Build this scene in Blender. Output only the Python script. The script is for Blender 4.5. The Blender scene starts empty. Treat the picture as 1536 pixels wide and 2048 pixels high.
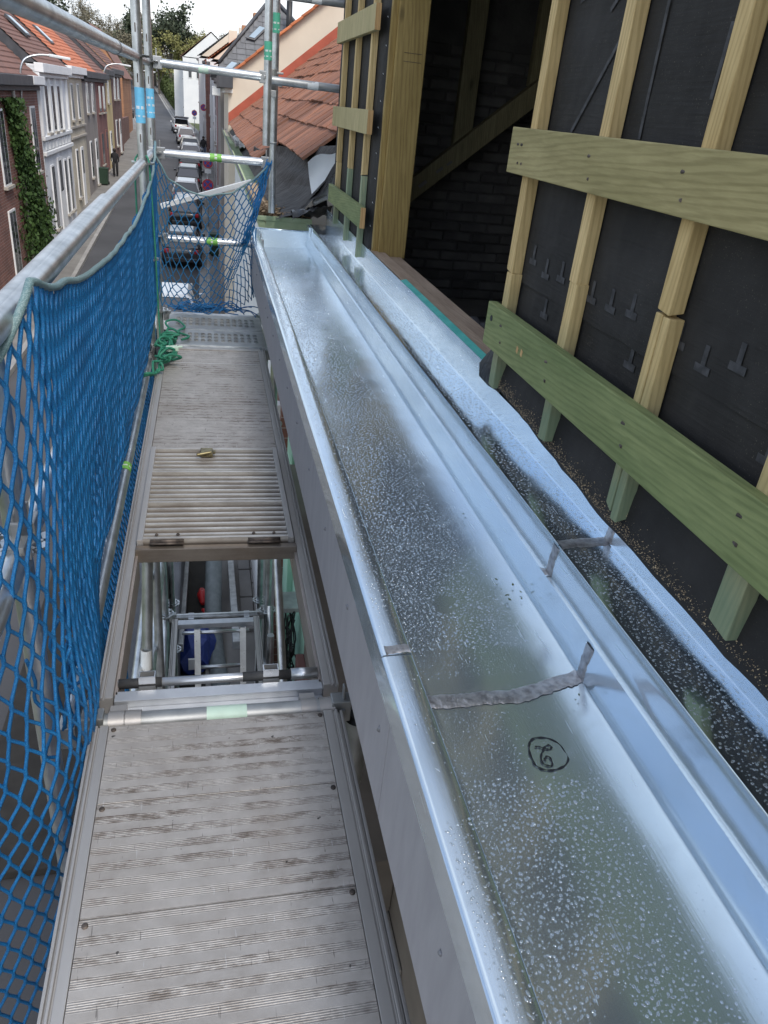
import bpy, bmesh, math, random
import numpy as np
from mathutils import Vector, Matrix, noise as mnoise
random.seed(7); RNG = np.random.default_rng(7)
R = math.radians
SC = bpy.context.scene
COL = SC.collection

# ------------------------------------------------------------------ camera, sky, sun, exposure
cam_data = bpy.data.cameras.new('camera')
cam = bpy.data.objects.new('camera', cam_data); COL.objects.link(cam)
cam_data.sensor_fit = 'VERTICAL'; cam_data.sensor_height = 36.0
cam_data.lens = 1500.0 / 2048.0 * 36.0
cam_data.clip_start = 0.05; cam_data.clip_end = 3000
EYE = Vector((0, 0, 1.37))
M3 = Matrix(((0.97470694, 0.01228946, -0.22314874),
             (-0.20168023, 0.47856326, -0.85457726),
             (0.09628849, 0.87796707, 0.46893747)))
cam.matrix_world = Matrix.Translation(EYE) @ M3.to_4x4()
SC.camera = cam
SC.render.resolution_x = 768; SC.render.resolution_y = 1024

SUN_EL, SUN_AZ = R(50), R(160)          # azimuth from +Y towards +X
world = bpy.data.worlds.new('World'); SC.world = world; world.use_nodes = True
wt = world.node_tree; wn = wt.nodes; wl = wt.links
for n in list(wn): wn.remove(n)
w_out = wn.new('ShaderNodeOutputWorld'); w_bg = wn.new('ShaderNodeBackground')
w_sky = wn.new('ShaderNodeTexSky'); w_sky.sky_type = 'NISHITA'; w_sky.sun_disc = False
w_sky.sun_elevation = SUN_EL; w_sky.sun_rotation = SUN_AZ; w_sky.air_density = 1.0; w_sky.dust_density = 1.2
w_tc = wn.new('ShaderNodeTexCoord')
w_map = wn.new('ShaderNodeMapping'); w_map.inputs['Scale'].default_value = (1.0, 1.0, 1.8)
w_no = wn.new('ShaderNodeTexNoise'); w_no.inputs['Scale'].default_value = 2.2; w_no.inputs['Detail'].default_value = 7; w_no.inputs['Roughness'].default_value = 0.55
w_sep = wn.new('ShaderNodeSeparateXYZ')
w_hz = wn.new('ShaderNodeMapRange'); w_hz.inputs[1].default_value = 0.0; w_hz.inputs[2].default_value = 0.32; w_hz.inputs[3].default_value = 0.40; w_hz.inputs[4].default_value = 0.0
w_add = wn.new('ShaderNodeMath'); w_add.operation = 'ADD'
w_rm = wn.new('ShaderNodeValToRGB'); w_rm.color_ramp.elements[0].position = 0.36; w_rm.color_ramp.elements[1].position = 0.72
w_mix = wn.new('ShaderNodeMixRGB')
w_cn = wn.new('ShaderNodeTexNoise'); w_cn.inputs['Scale'].default_value = 5.0; w_cn.inputs['Detail'].default_value = 6
w_cr = wn.new('ShaderNodeValToRGB'); w_cr.color_ramp.elements[0].position = 0.35; w_cr.color_ramp.elements[0].color = (3.7, 4.0, 4.3, 1); w_cr.color_ramp.elements[1].position = 0.62; w_cr.color_ramp.elements[1].color = (4.6, 4.75, 4.85, 1)
wl.new(w_map.outputs[0], w_cn.inputs['Vector']); wl.new(w_cn.outputs['Fac'], w_cr.inputs[0]); wl.new(w_cr.outputs[0], w_mix.inputs[2])
w_bg.inputs['Strength'].default_value = 0.148
wl.new(w_tc.outputs['Generated'], w_map.inputs[0]); wl.new(w_map.outputs[0], w_no.inputs['Vector'])
wl.new(w_tc.outputs['Generated'], w_sep.inputs[0]); wl.new(w_sep.outputs['Z'], w_hz.inputs[0])
wl.new(w_no.outputs['Fac'], w_add.inputs[0]); wl.new(w_hz.outputs[0], w_add.inputs[1])
wl.new(w_add.outputs[0], w_rm.inputs[0]); wl.new(w_rm.outputs[0], w_mix.inputs[0])
wl.new(w_sky.outputs[0], w_mix.inputs[1]); wl.new(w_mix.outputs[0], w_bg.inputs['Color'])
wl.new(w_bg.outputs[0], w_out.inputs['Surface'])

sun_data = bpy.data.lights.new('sun', 'SUN'); sun_data.energy = 1.5; sun_data.angle = R(20); sun_data.color = (1.0, 0.94, 0.85)
sun = bpy.data.objects.new('sun', sun_data); COL.objects.link(sun)
sdir = Vector((math.sin(SUN_AZ) * math.cos(SUN_EL), math.cos(SUN_AZ) * math.cos(SUN_EL), math.sin(SUN_EL)))
sun.rotation_euler = sdir.to_track_quat('Z', 'Y').to_euler(); sun.location = sdir * 40
SC.view_settings.view_transform = 'Standard'; SC.view_settings.look = 'None'
SC.view_settings.exposure = 0.92; SC.view_settings.gamma = 1.0; SC.view_settings.use_curve_mapping = False

# ------------------------------------------------------------------ materials
MATS = {}
def nodes_of(name):
    m = bpy.data.materials.new(name); m.use_nodes = True; MATS[name] = m
    nt = m.node_tree; b = nt.nodes['Principled BSDF']
    return m, nt, b
def coords(nt, scale=(1, 1, 1), space='Object', rot=(0, 0, 0), rnd=0.0):
    tc = nt.nodes.new('ShaderNodeTexCoord'); mp = nt.nodes.new('ShaderNodeMapping')
    mp.inputs['Scale'].default_value = scale; mp.inputs['Rotation'].default_value = rot
    nt.links.new(tc.outputs[space], mp.inputs[0])
    if rnd:
        oi = nt.nodes.new('ShaderNodeObjectInfo'); mu = nt.nodes.new('ShaderNodeMath'); mu.operation = 'MULTIPLY'; mu.inputs[1].default_value = rnd
        nt.links.new(oi.outputs['Random'], mu.inputs[0]); nt.links.new(mu.outputs[0], mp.inputs['Location'])
    return mp.outputs[0]
def noise_tex(nt, vec, scale, detail=5, rough=0.55, dist=0.0):
    n = nt.nodes.new('ShaderNodeTexNoise'); n.inputs['Scale'].default_value = scale; n.inputs['Detail'].default_value = detail
    n.inputs['Roughness'].default_value = rough; n.inputs['Distortion'].default_value = dist
    nt.links.new(vec, n.inputs['Vector']); return n.outputs['Fac']
def ramp(nt, fac, stops):
    r = nt.nodes.new('ShaderNodeValToRGB'); e = r.color_ramp.elements
    while len(e) < len(stops): e.new(0.5)
    for i, (p, c) in enumerate(stops):
        e[i].position = p; e[i].color = (c[0], c[1], c[2], 1) if not isinstance(c, (int, float)) else (c, c, c, 1)
    nt.links.new(fac, r.inputs[0]); return r.outputs[0]
def mixc(nt, fac, a, b, mode='MIX'):
    m = nt.nodes.new('ShaderNodeMixRGB'); m.blend_type = mode
    for i, v in ((0, fac), (1, a), (2, b)):
        if isinstance(v, (int, float)): m.inputs[i].default_value = v
        elif isinstance(v, tuple): m.inputs[i].default_value = (v[0], v[1], v[2], 1)
        else: nt.links.new(v, m.inputs[i])
    return m.outputs[0]
def mathn(nt, op, a, b=0.0):
    m = nt.nodes.new('ShaderNodeMath'); m.operation = op
    for i, v in ((0, a), (1, b)):
        if isinstance(v, (int, float)): m.inputs[i].default_value = v
        else: nt.links.new(v, m.inputs[i])
    return m.outputs[0]
def bump(nt, b, h, strength=0.3, dist=0.01):
    n = nt.nodes.new('ShaderNodeBump'); n.inputs['Strength'].default_value = strength; n.inputs['Distance'].default_value = dist
    nt.links.new(h, n.inputs['Height'])
    prev = b.inputs['Normal'].links
    if prev: nt.links.new(prev[0].from_socket, n.inputs['Normal'])
    nt.links.new(n.outputs[0], b.inputs['Normal'])
def simple(name, c1, c2=None, scale=8, rough=0.6, metal=0.0, bmp=0.0, bscale=None, bdist=0.01, stretch=(1, 1, 1), rvar=0.0, rnd=0.0, hue=0.0, spec=None, lo=0.35, hi=0.65):
    m, nt, b = nodes_of(name)
    v = coords(nt, stretch, rnd=rnd)
    f = noise_tex(nt, v, scale)
    col = ramp(nt, f, [(lo, c1), (hi, c2 or c1)])
    if hue:
        oi = nt.nodes.new('ShaderNodeObjectInfo')
        hs = nt.nodes.new('ShaderNodeHueSaturation'); nt.links.new(col, hs.inputs['Color'])
        va = nt.nodes.new('ShaderNodeMapRange'); va.inputs[3].default_value = 1 - hue; va.inputs[4].default_value = 1 + hue
        nt.links.new(oi.outputs['Random'], va.inputs[0]); nt.links.new(va.outputs[0], hs.inputs['Value']); col = hs.outputs[0]
    nt.links.new(col, b.inputs['Base Color'])
    b.inputs['Roughness'].default_value = rough; b.inputs['Metallic'].default_value = metal
    if spec is not None: b.inputs['Specular IOR Level'].default_value = spec
    if rvar:
        r2 = noise_tex(nt, v, scale * 1.7 + 3)
        mr = nt.nodes.new('ShaderNodeMapRange'); mr.inputs[3].default_value = max(0.02, rough - rvar); mr.inputs[4].default_value = rough + rvar
        nt.links.new(r2, mr.inputs[0]); nt.links.new(mr.outputs[0], b.inputs['Roughness'])
    if bmp: bump(nt, b, noise_tex(nt, v, bscale or scale * 6, 3), bmp, bdist)
    return m

def zinc_material(name, base=(0.76, 0.85, 0.92), rough=0.15, film=1.0):
    m, nt, b = nodes_of(name)
    v = coords(nt); vs = coords(nt, (1, 0.06, 1))
    f = noise_tex(nt, v, 5, 6); sm = noise_tex(nt, v, 2.2, 3)
    stain = ramp(nt, noise_tex(nt, v, 9, 8, 0.7, 0.6), [(0.52, 0.0), (0.72, 1.0)])
    c0 = ramp(nt, f, [(0.3, tuple(x * 0.94 for x in base)), (0.7, base)])
    c0 = mixc(nt, mathn(nt, 'MULTIPLY', stain, 0.14), c0, (0.56, 0.63, 0.66))
    b2 = nt.nodes.new('ShaderNodeBsdfPrincipled'); mx = nt.nodes.new('ShaderNodeMixShader')
    for q in (b, b2):
        nt.links.new(c0, q.inputs['Base Color']); q.inputs['Metallic'].default_value = 1.0
    b2.inputs['Roughness'].default_value = 0.55
    r2 = mathn(nt, 'ADD', mathn(nt, 'ADD', mathn(nt, 'MULTIPLY', sm, 0.16), rough - 0.05), mathn(nt, 'MULTIPLY', stain, 0.10))
    nt.links.new(r2, b.inputs['Roughness'])
    sc_ = ramp(nt, noise_tex(nt, coords(nt, (1, 0.05, 1), rot=(0, 0, 0.35)), 150, 2), [(0.70, 0.0), (0.74, 1.0)])
    r2 = mathn(nt, 'ADD', r2, mathn(nt, 'MULTIPLY', sc_, 0.15)); nt.links.new(r2, b.inputs['Roughness'])
    bump(nt, b, noise_tex(nt, vs, 260, 2), 0.05, 0.0012); bump(nt, b, noise_tex(nt, v, 3.2, 2), 0.11, 0.03)
    nt.links.new(mathn(nt, 'ADD', mathn(nt, 'MULTIPLY', noise_tex(nt, v, 1.4, 4), 0.22 * film), 0.11 * film), mx.inputs[0])
    nt.links.new(b.outputs[0], mx.inputs[1]); nt.links.new(b2.outputs[0], mx.inputs[2])
    nt.links.new(mx.outputs[0], nt.nodes['Material Output'].inputs['Surface'])
    return m
zinc_material('zinc'); zinc_material('zinc_bright', rough=0.11, film=0.3)
simple('solder', (0.27, 0.265, 0.275), (0.52, 0.52, 0.54), 70, 0.40, 0.8, 0.6, 120, 0.003)
simple('galvanised', (0.42, 0.44, 0.45), (0.62, 0.64, 0.65), 14, 0.36, 0.9, 0.12, 60, 0.002, rvar=0.12)
simple('galvanised_dull', (0.30, 0.31, 0.31), (0.45, 0.46, 0.46), 10, 0.5, 0.8, 0.15, 60, 0.002, rvar=0.1)
simple('fibre_cement', (0.325, 0.315, 0.335), (0.365, 0.355, 0.375), 30, 0.75, 0, 0.10, 220, 0.002, stretch=(1, 1, 0.25))
simple('panel_screw', (0.22, 0.22, 0.235), (0.26, 0.26, 0.275), 30, 0.6, 0.2)
simple('marker_ink', (0.008, 0.008, 0.01), (0.015, 0.015, 0.018), 30, 0.5)
def water():
    m, nt, b = nodes_of('water_drop')
    v = coords(nt); f = noise_tex(nt, v, 20)
    nt.links.new(ramp(nt, f, [(0, (0.90, 0.93, 0.95)), (1, (0.97, 0.98, 0.99))]), b.inputs['Base Color'])
    b.inputs['Transmission Weight'].default_value = 1.0; b.inputs['IOR'].default_value = 1.33; b.inputs['Roughness'].default_value = 0.05; b.inputs['Metallic'].default_value = 0.27
water()
def deck_aluminium():
    m, nt, b = nodes_of('deck_aluminium')
    v = coords(nt); vs = coords(nt, (0.2, 1, 1)); vd = coords(nt, (0.7, 1.3, 1))
    sep = nt.nodes.new('ShaderNodeSeparateXYZ'); nt.links.new(v, sep.inputs[0]); y = sep.outputs['Y']
    band = mathn(nt, 'FRACT', mathn(nt, 'MULTIPLY', y, 26.5))
    ribzone = ramp(nt, band, [(0.0, 0.0), (0.42, 0.0), (0.52, 1.0), (0.94, 1.0)])
    fine = mathn(nt, 'SINE', mathn(nt, 'MULTIPLY', y, 2 * math.pi * 26.5 * 9))
    fl_ = ramp(nt, fine, [(0.0, 0.0), (1.0, 1.0)])
    base = ramp(nt, noise_tex(nt, v, 14, 8, 0.65), [(0.3, (0.405, 0.375, 0.345)), (0.7, (0.54, 0.505, 0.47))])
    scuff = ramp(nt, noise_tex(nt, coords(nt, (0.6, 1, 1)), 150, 6, 0.7), [(0.46, 0.0), (0.62, 1.0)])
    patch = ramp(nt, noise_tex(nt, vd, 4.5, 7, 0.7), [(0.44, 0.0), (0.66, 1.0)])
    brk = ramp(nt, noise_tex(nt, coords(nt, (0.35, 1, 1)), 70, 8, 0.75), [(0.42, 0.0), (0.58, 1.0)])
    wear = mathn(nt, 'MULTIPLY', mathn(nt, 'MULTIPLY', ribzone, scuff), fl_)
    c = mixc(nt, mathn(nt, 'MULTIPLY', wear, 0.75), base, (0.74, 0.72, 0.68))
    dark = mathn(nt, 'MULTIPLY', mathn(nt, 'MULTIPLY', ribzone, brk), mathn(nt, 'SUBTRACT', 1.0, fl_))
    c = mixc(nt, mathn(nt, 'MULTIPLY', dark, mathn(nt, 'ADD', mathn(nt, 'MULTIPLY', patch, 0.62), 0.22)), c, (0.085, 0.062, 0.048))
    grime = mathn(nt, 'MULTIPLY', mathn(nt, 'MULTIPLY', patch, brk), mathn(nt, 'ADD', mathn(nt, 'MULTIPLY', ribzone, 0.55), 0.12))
    c = mixc(nt, grime, c, (0.10, 0.07, 0.05))
    c = mixc(nt, mathn(nt, 'MULTIPLY', ramp(nt, noise_tex(nt, v, 2.6, 6, 0.7), [(0.42, 0.0), (0.72, 1.0)]), 0.42), c, (0.24, 0.19, 0.15))
    spots = ramp(nt, noise_tex(nt, v, 48, 2, 0.5), [(0.73, 0.0), (0.76, 1.0)])
    c = mixc(nt, mathn(nt, 'MULTIPLY', spots, 0.85), c, (0.03, 0.027, 0.025))
    for k, an in enumerate((0.5, -0.9, 1.4)):
        scr = ramp(nt, noise_tex(nt, coords(nt, (1, 0.10, 1), rot=(0, 0, an)), 130 + 30 * k, 2), [(0.71, 0.0), (0.735, 1.0)])
        c = mixc(nt, mathn(nt, 'MULTIPLY', scr, 0.55), c, (0.08, 0.07, 0.065) if k != 1 else (0.6, 0.6, 0.6))
    nt.links.new(c, b.inputs['Base Color'])
    b.inputs['Metallic'].default_value = 0.5
    nt.links.new(ramp(nt, grime, [(0, 0.45), (1, 0.8)]), b.inputs['Roughness'])
    bump(nt, b, mathn(nt, 'MULTIPLY', fine, ribzone), 0.5, 0.0008); bump(nt, b, noise_tex(nt, vs, 90, 3), 0.12, 0.001)
deck_aluminium()
def rib_aluminium():
    m, nt, b = nodes_of('rib_aluminium')
    vs = coords(nt, (0.1, 1, 1)); v = coords(nt, (0.6, 1, 1))
    base = ramp(nt, noise_tex(nt, vs, 60, 4), [(0.3, (0.52, 0.50, 0.47)), (0.7, (0.72, 0.69, 0.64))])
    g = ramp(nt, noise_tex(nt, v, 9, 6, 0.7), [(0.42, 0.0), (0.66, 1.0)])
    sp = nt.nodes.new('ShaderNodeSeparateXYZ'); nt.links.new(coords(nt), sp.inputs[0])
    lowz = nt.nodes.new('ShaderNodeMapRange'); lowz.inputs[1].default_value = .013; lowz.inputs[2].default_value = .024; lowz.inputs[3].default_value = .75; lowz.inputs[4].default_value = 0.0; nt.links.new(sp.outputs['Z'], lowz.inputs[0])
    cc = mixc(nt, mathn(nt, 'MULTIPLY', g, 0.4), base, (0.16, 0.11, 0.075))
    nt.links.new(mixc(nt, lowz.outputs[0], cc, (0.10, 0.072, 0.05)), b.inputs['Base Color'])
    b.inputs['Metallic'].default_value = 0.6; b.inputs['Roughness'].default_value = 0.42
    bump(nt, b, noise_tex(nt, vs, 120, 3), 0.15, 0.001)
rib_aluminium()
simple('rail_aluminium', (0.36, 0.345, 0.33), (0.52, 0.50, 0.48), 6, 0.45, 0.6, 0.15, 60, 0.001, stretch=(1, 0.15, 1), rvar=0.1)
simple('rail_aluminium_worn', (0.30, 0.26, 0.24), (0.47, 0.42, 0.39), 8, 0.5, 0.55, 0.15, 60, 0.001, stretch=(1, 0.3, 1), rvar=0.1)
simple('beam_aluminium', (0.46, 0.48, 0.51), (0.56, 0.58, 0.61), 12, 0.4, 0.6, 0.1, 50, 0.001, rvar=0.08)
simple('rivet_steel', (0.06, 0.05, 0.045), (0.16, 0.13, 0.11), 40, 0.6, 0.6)
simple('latch_brass', (0.16, 0.13, 0.07), (0.30, 0.26, 0.14), 40, 0.4, 0.7)
simple('black_grip', (0.03, 0.03, 0.032), (0.06, 0.06, 0.06), 30, 0.6, 0.2)
simple('bright_steel', (0.62, 0.63, 0.64), (0.72, 0.73, 0.74), 20, 0.3, 0.85, rvar=0.08)

def wood(name, c1, c2, c3, axis, sc=1.0, rough=0.72, tip=None, tipz=None, rnd=7.0):
    m, nt, b = nodes_of(name)
    st = [14, 14, 14]; st[axis] = 1.1
    v = coords(nt, tuple(s * sc for s in st), rnd=rnd)
    v2 = coords(nt, tuple((5, 5, 5)[i] if i != axis else 1.3 for i in range(3)), rnd=rnd)
    warp = noise_tex(nt, v2, 0.9, 3, 0.5, 0.8)
    w = nt.nodes.new('ShaderNodeTexWave'); w.wave_type = 'BANDS'; w.bands_direction = 'DIAGONAL'
    w.inputs['Scale'].default_value = 3.4; w.inputs['Distortion'].default_value = 8.0; w.inputs['Detail'].default_value = 3; w.inputs['Detail Scale'].default_value = 0.7
    nt.links.new(v, w.inputs['Vector'])
    grain = noise_tex(nt, v, 6, 4, 0.65)
    c = ramp(nt, warp, [(0.32, c1), (0.68, c2)])
    gl = ramp(nt, w.outputs['Fac'], [(0.45, 0.0), (0.95, 1.0)])
    c = mixc(nt, mathn(nt, 'MULTIPLY', gl, 0.5), c, c3)
    blot = ramp(nt, noise_tex(nt, v2, 2.6, 6, 0.7), [(0.42, 0.0), (0.7, 1.0)])
    c = mixc(nt, mathn(nt, 'MULTIPLY', blot, 0.35), c, tuple(min(1, x * 1.35 + .02) for x in c2))
    c = mixc(nt, mathn(nt, 'MULTIPLY', ramp(nt, grain, [(0.42, 0.0), (0.7, 1.0)]), 0.45), c, c3)
    kn = nt.nodes.new('ShaderNodeTexVoronoi'); kn.inputs['Scale'].default_value = 1.0
    kst = [7, 7, 7]; kst[axis] = 2.6
    nt.links.new(coords(nt, tuple(kst), rnd=rnd), kn.inputs['Vector'])
    kf = ramp(nt, kn.outputs['Distance'], [(0.05, 1.0), (0.11, 0.0)])
    c = mixc(nt, mathn(nt, 'MULTIPLY', kf, 0.55), c, tuple(x * 0.35 for x in c3))
    if tip:
        tc = nt.nodes.new('ShaderNodeTexCoord'); sp = nt.nodes.new('ShaderNodeSeparateXYZ'); nt.links.new(tc.outputs['Object'], sp.inputs[0])
        zz = mathn(nt, 'ADD', sp.outputs['Z'], mathn(nt, 'MULTIPLY', mathn(nt, 'SUBTRACT', warp, 0.5), 0.25))
        mr = nt.nodes.new('ShaderNodeMapRange'); mr.inputs[1].default_value = tipz[0]; mr.inputs[2].default_value = tipz[1]; mr.inputs[3].default_value = 1; mr.inputs[4].default_value = 0
        nt.links.new(zz, mr.inputs[0])
        c = mixc(nt, mr.outputs[0], c, mixc(nt, 0.5, c, tip, 'MIX'))
        c = mixc(nt, mathn(nt, 'MULTIPLY', mr.outputs[0], 0.45), c, tip)
    nt.links.new(c, b.inputs['Base Color']); b.inputs['Roughness'].default_value = rough
    bump(nt, b, grain, 0.35, 0.002); bump(nt, b, w.outputs['Fac'], 0.15, 0.001)
    return m
wood('board_green', (0.15, 0.195, 0.07), (0.235, 0.265, 0.105), (0.095, 0.125, 0.04), 1)
wood('board_olive', (0.31, 0.265, 0.11), (0.40, 0.335, 0.155), (0.19, 0.155, 0.055), 1)
wood('stub_yellow', (0.40, 0.345, 0.16), (0.50, 0.42, 0.21), (0.22, 0.17, 0.075), 2)
wood('board_end', (0.50, 0.30, 0.12), (0.62, 0.40, 0.18), (0.36, 0.2, 0.08), 2)
wood('batten_pine', (0.55, 0.395, 0.17), (0.66, 0.49, 0.24), (0.36, 0.235, 0.085), 2)
wood('batten_tinted', (0.54, 0.39, 0.17), (0.64, 0.48, 0.23), (0.35, 0.235, 0.09), 2, tip=(0.045, 0.165, 0.12), tipz=(0.74, 1.0))
wood('batten_teal', (0.22, 0.30, 0.20), (0.38, 0.38, 0.22), (0.14, 0.22, 0.15), 2)
wood('post_timber', (0.29, 0.20, 0.06), (0.36, 0.255, 0.085), (0.19, 0.12, 0.035), 2, 0.7)
wood('rafter_timber', (0.22, 0.19, 0.10), (0.30, 0.26, 0.14), (0.13, 0.1, 0.05), 2)
wood('sill_plywood', (0.33, 0.24, 0.17), (0.44, 0.33, 0.24), (0.24, 0.16, 0.11), 1)
simple('turquoise_board', (0.05, 0.36, 0.31), (0.09, 0.45, 0.39), 20, 0.7, 0, 0.15, 90, 0.002)
def membrane():
    m, nt, b = nodes_of('roof_membrane')
    v = coords(nt); vh = coords(nt, (1, 0.15, 1))
    c = ramp(nt, noise_tex(nt, v, 5, 6, 0.6), [(0.3, (0.019, 0.018, 0.0175)), (0.7, (0.038, 0.036, 0.035))])
    fl = ramp(nt, noise_tex(nt, v, 330, 2), [(0.66, 0.0), (0.72, 1.0)])
    dust = ramp(nt, noise_tex(nt, v, 3, 5), [(0.4, 0.0), (0.75, 1.0)])
    c = mixc(nt, mathn(nt, 'MULTIPLY', mathn(nt, 'MULTIPLY', fl, dust), 0.8), c, (0.26, 0.22, 0.17))
    nt.links.new(c, b.inputs['Base Color']); b.inputs['Roughness'].default_value = 0.72; b.inputs['Specular IOR Level'].default_value = 0.25
    bump(nt, b, noise_tex(nt, coords(nt, (1, 0.2, 1)), 70, 3), 0.28, 0.004); bump(nt, b, noise_tex(nt, v, 500, 2), 0.2, 0.001)
    bump(nt, b, noise_tex(nt, v, 4, 3), 0.5, 0.04); bump(nt, b, noise_tex(nt, coords(nt, (1, 0.04, 1)), 130, 2), 0.35, 0.003)
membrane()
simple('membrane_print', (0.030, 0.030, 0.033), (0.066, 0.066, 0.072), 45, 0.7, lo=0.42, hi=0.62)
simple('epdm_black', (0.012, 0.012, 0.013), (0.03, 0.03, 0.032), 8, 0.38, 0, 0.35, 16, 0.02)
simple('foil_dark', (0.018, 0.016, 0.016), (0.045, 0.042, 0.042), 5, 0.6, 0, 0.6, 14, 0.03, spec=0.08)
simple('white_foil', (0.74, 0.77, 0.78), (0.82, 0.84, 0.84), 4, 0.4, 0, 0.3, 10, 0.01)
simple('clear_foil', (0.16, 0.165, 0.165), (0.42, 0.43, 0.43), 9, 0.35, 0, 0.6, 22, 0.02)
simple('sawdust', (0.30, 0.22, 0.13), (0.48, 0.37, 0.23), 90, 0.9)
simple('dry_leaves', (0.16, 0.10, 0.055), (0.42, 0.31, 0.19), 40, 0.85, hue=0.2)
simple('mint_paint', (0.33, 0.58, 0.44), (0.38, 0.64, 0.49), 3, 0.7, 0, 0.06, 60, 0.003)
simple('pale_green_paint', (0.36, 0.45, 0.27), (0.47, 0.54, 0.34), 7, 0.7, 0, 0.3, 30, 0.004)
simple('cream_render', (0.60, 0.52, 0.42), (0.66, 0.58, 0.47), 1.5, 0.85, 0, 0.06, 40, 0.004)
simple('brown_plaster', (0.15, 0.125, 0.10), (0.205, 0.17, 0.14), 4, 0.85, 0, 0.1, 60, 0.003)
simple('beige_stone', (0.33, 0.30, 0.26), (0.40, 0.37, 0.32), 4, 0.8, 0, 0.1, 40, 0.003)
simple('white_paint', (0.70, 0.71, 0.71), (0.79, 0.79, 0.78), 2, 0.6, 0, 0.05, 30, 0.003)
simple('black_cable', (0.01, 0.01, 0.011), (0.02, 0.02, 0.02), 20, 0.5)
def net_cord(name, a, b_, hi):
    m, nt, b = nodes_of(name)
    v = coords(nt)
    w = nt.nodes.new('ShaderNodeTexVoronoi'); w.inputs['Scale'].default_value = 420
    nt.links.new(v, w.inputs['Vector'])
    c = ramp(nt, w.outputs['Distance'], [(0.15, hi), (0.6, a)])
    c = mixc(nt, ramp(nt, noise_tex(nt, v, 4), [(0.35, 0.0), (0.7, 0.5)]), c, b_)
    nt.links.new(c, b.inputs['Base Color']); b.inputs['Roughness'].default_value = 0.55
    bump(nt, b, w.outputs['Distance'], 0.5, 0.002)
net_cord('net_blue', (0.002, 0.10, 0.29), (0.002, 0.072, 0.21), (0.008, 0.21, 0.48))
net_cord('net_teal', (0.004, 0.10, 0.24), (0.004, 0.075, 0.19), (0.012, 0.18, 0.36))
net_cord('border_rope', (0.12, 0.20, 0.21), (0.07, 0.17, 0.22), (0.28, 0.36, 0.36))
net_cord('green_rope', (0.012, 0.13, 0.075), (0.02, 0.19, 0.12), (0.05, 0.33, 0.21))
for nm, c in dict(sticker_green=(0.07, 0.36, 0.24), sticker_lime=(0.18, 0.45, 0.08), sticker_blue=(0.14, 0.47, 0.72), sticker_white=(0.72, 0.74, 0.74), sticker_pale=(0.55, 0.72, 0.6)).items():
    simple(nm, tuple(x * 0.9 for x in c), c, 20, 0.5)
# street and houses
simple('asphalt', (0.05, 0.05, 0.053), (0.075, 0.075, 0.08), 0.35, 0.8, 0, 0.15, 30, 0.01)
simple('pavement_stone', (0.16, 0.15, 0.14), (0.22, 0.21, 0.195), 1.2, 0.85, 0, 0.15, 12, 0.01)
simple('kerb_stone', (0.26, 0.25, 0.24), (0.34, 0.33, 0.31), 2, 0.8)
simple('grass_ground', (0.045, 0.06, 0.02), (0.09, 0.105, 0.04), 0.5, 0.95, 0, 0.5, 3, 0.2)
def brick_mat(name, c1, c2, mortar, scale=4.2, axis='X', bw=0.5, rh=0.25):
    m, nt, b = nodes_of(name)
    tc = nt.nodes.new('ShaderNodeTexCoord'); sp = nt.nodes.new('ShaderNodeSeparateXYZ'); cb = nt.nodes.new('ShaderNodeCombineXYZ')
    nt.links.new(tc.outputs['Object'], sp.inputs[0]); nt.links.new(sp.outputs[axis], cb.inputs['X']); nt.links.new(sp.outputs['Z'], cb.inputs['Y'])
    t = nt.nodes.new('ShaderNodeTexBrick'); t.inputs['Scale'].default_value = scale
    t.inputs['Color1'].default_value = (*c1, 1); t.inputs['Color2'].default_value = (*c2, 1); t.inputs['Mortar'].default_value = (*mortar, 1)
    t.inputs['Mortar Size'].default_value = 0.016; t.inputs['Brick Width'].default_value = bw * 1.9; t.inputs['Row Height'].default_value = rh * 1.25
    nt.links.new(cb.outputs[0], t.inputs['Vector'])
    v = coords(nt); f = noise_tex(nt, v, 0.8, 5)
    c = mixc(nt, 1.0, t.outputs['Color'], ramp(nt, f, [(0.3, 0.72), (0.7, 1.1)]), 'MULTIPLY')
    nt.links.new(c, b.inputs['Base Color']); b.inputs['Roughness'].default_value = 0.85
    bump(nt, b, t.outputs['Fac'], -0.4, 0.01)
brick_mat('brick_red', (0.26, 0.11, 0.08), (0.18, 0.08, 0.062), (0.36, 0.32, 0.29), scale=3.2, axis='Y')
brick_mat('brick_orange', (0.42, 0.20, 0.095), (0.34, 0.15, 0.075), (0.32, 0.26, 0.2), axis='X')
brick_mat('brick_cream', (0.62, 0.56, 0.44), (0.55, 0.49, 0.38), (0.40, 0.36, 0.3), axis='Y')
brick_mat('brick_white', (0.74, 0.75, 0.76), (0.70, 0.71, 0.72), (0.60, 0.61, 0.62), axis='Y')
brick_mat('brick_brown', (0.20, 0.10, 0.08), (0.155, 0.08, 0.066), (0.24, 0.2, 0.17), scale=3.2, axis='Y')
simple('render_grey', (0.23, 0.205, 0.19), (0.30, 0.27, 0.25), 0.8, 0.85)
simple('render_maroon', (0.20, 0.095, 0.085), (0.25, 0.12, 0.105), 0.8, 0.8)
simple('render_yellow', (0.56, 0.44, 0.22), (0.63, 0.50, 0.27), 0.8, 0.8)
simple('render_white', (0.66, 0.67, 0.67), (0.74, 0.74, 0.73), 0.7, 0.8)
simple('slate_grey', (0.085, 0.09, 0.10), (0.125, 0.13, 0.14), 5, 0.55, 0, 0.1, 30, 0.01, hue=0.12)
simple('dark_metal', (0.055, 0.058, 0.065), (0.085, 0.088, 0.095), 3, 0.5, 0.2)
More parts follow.
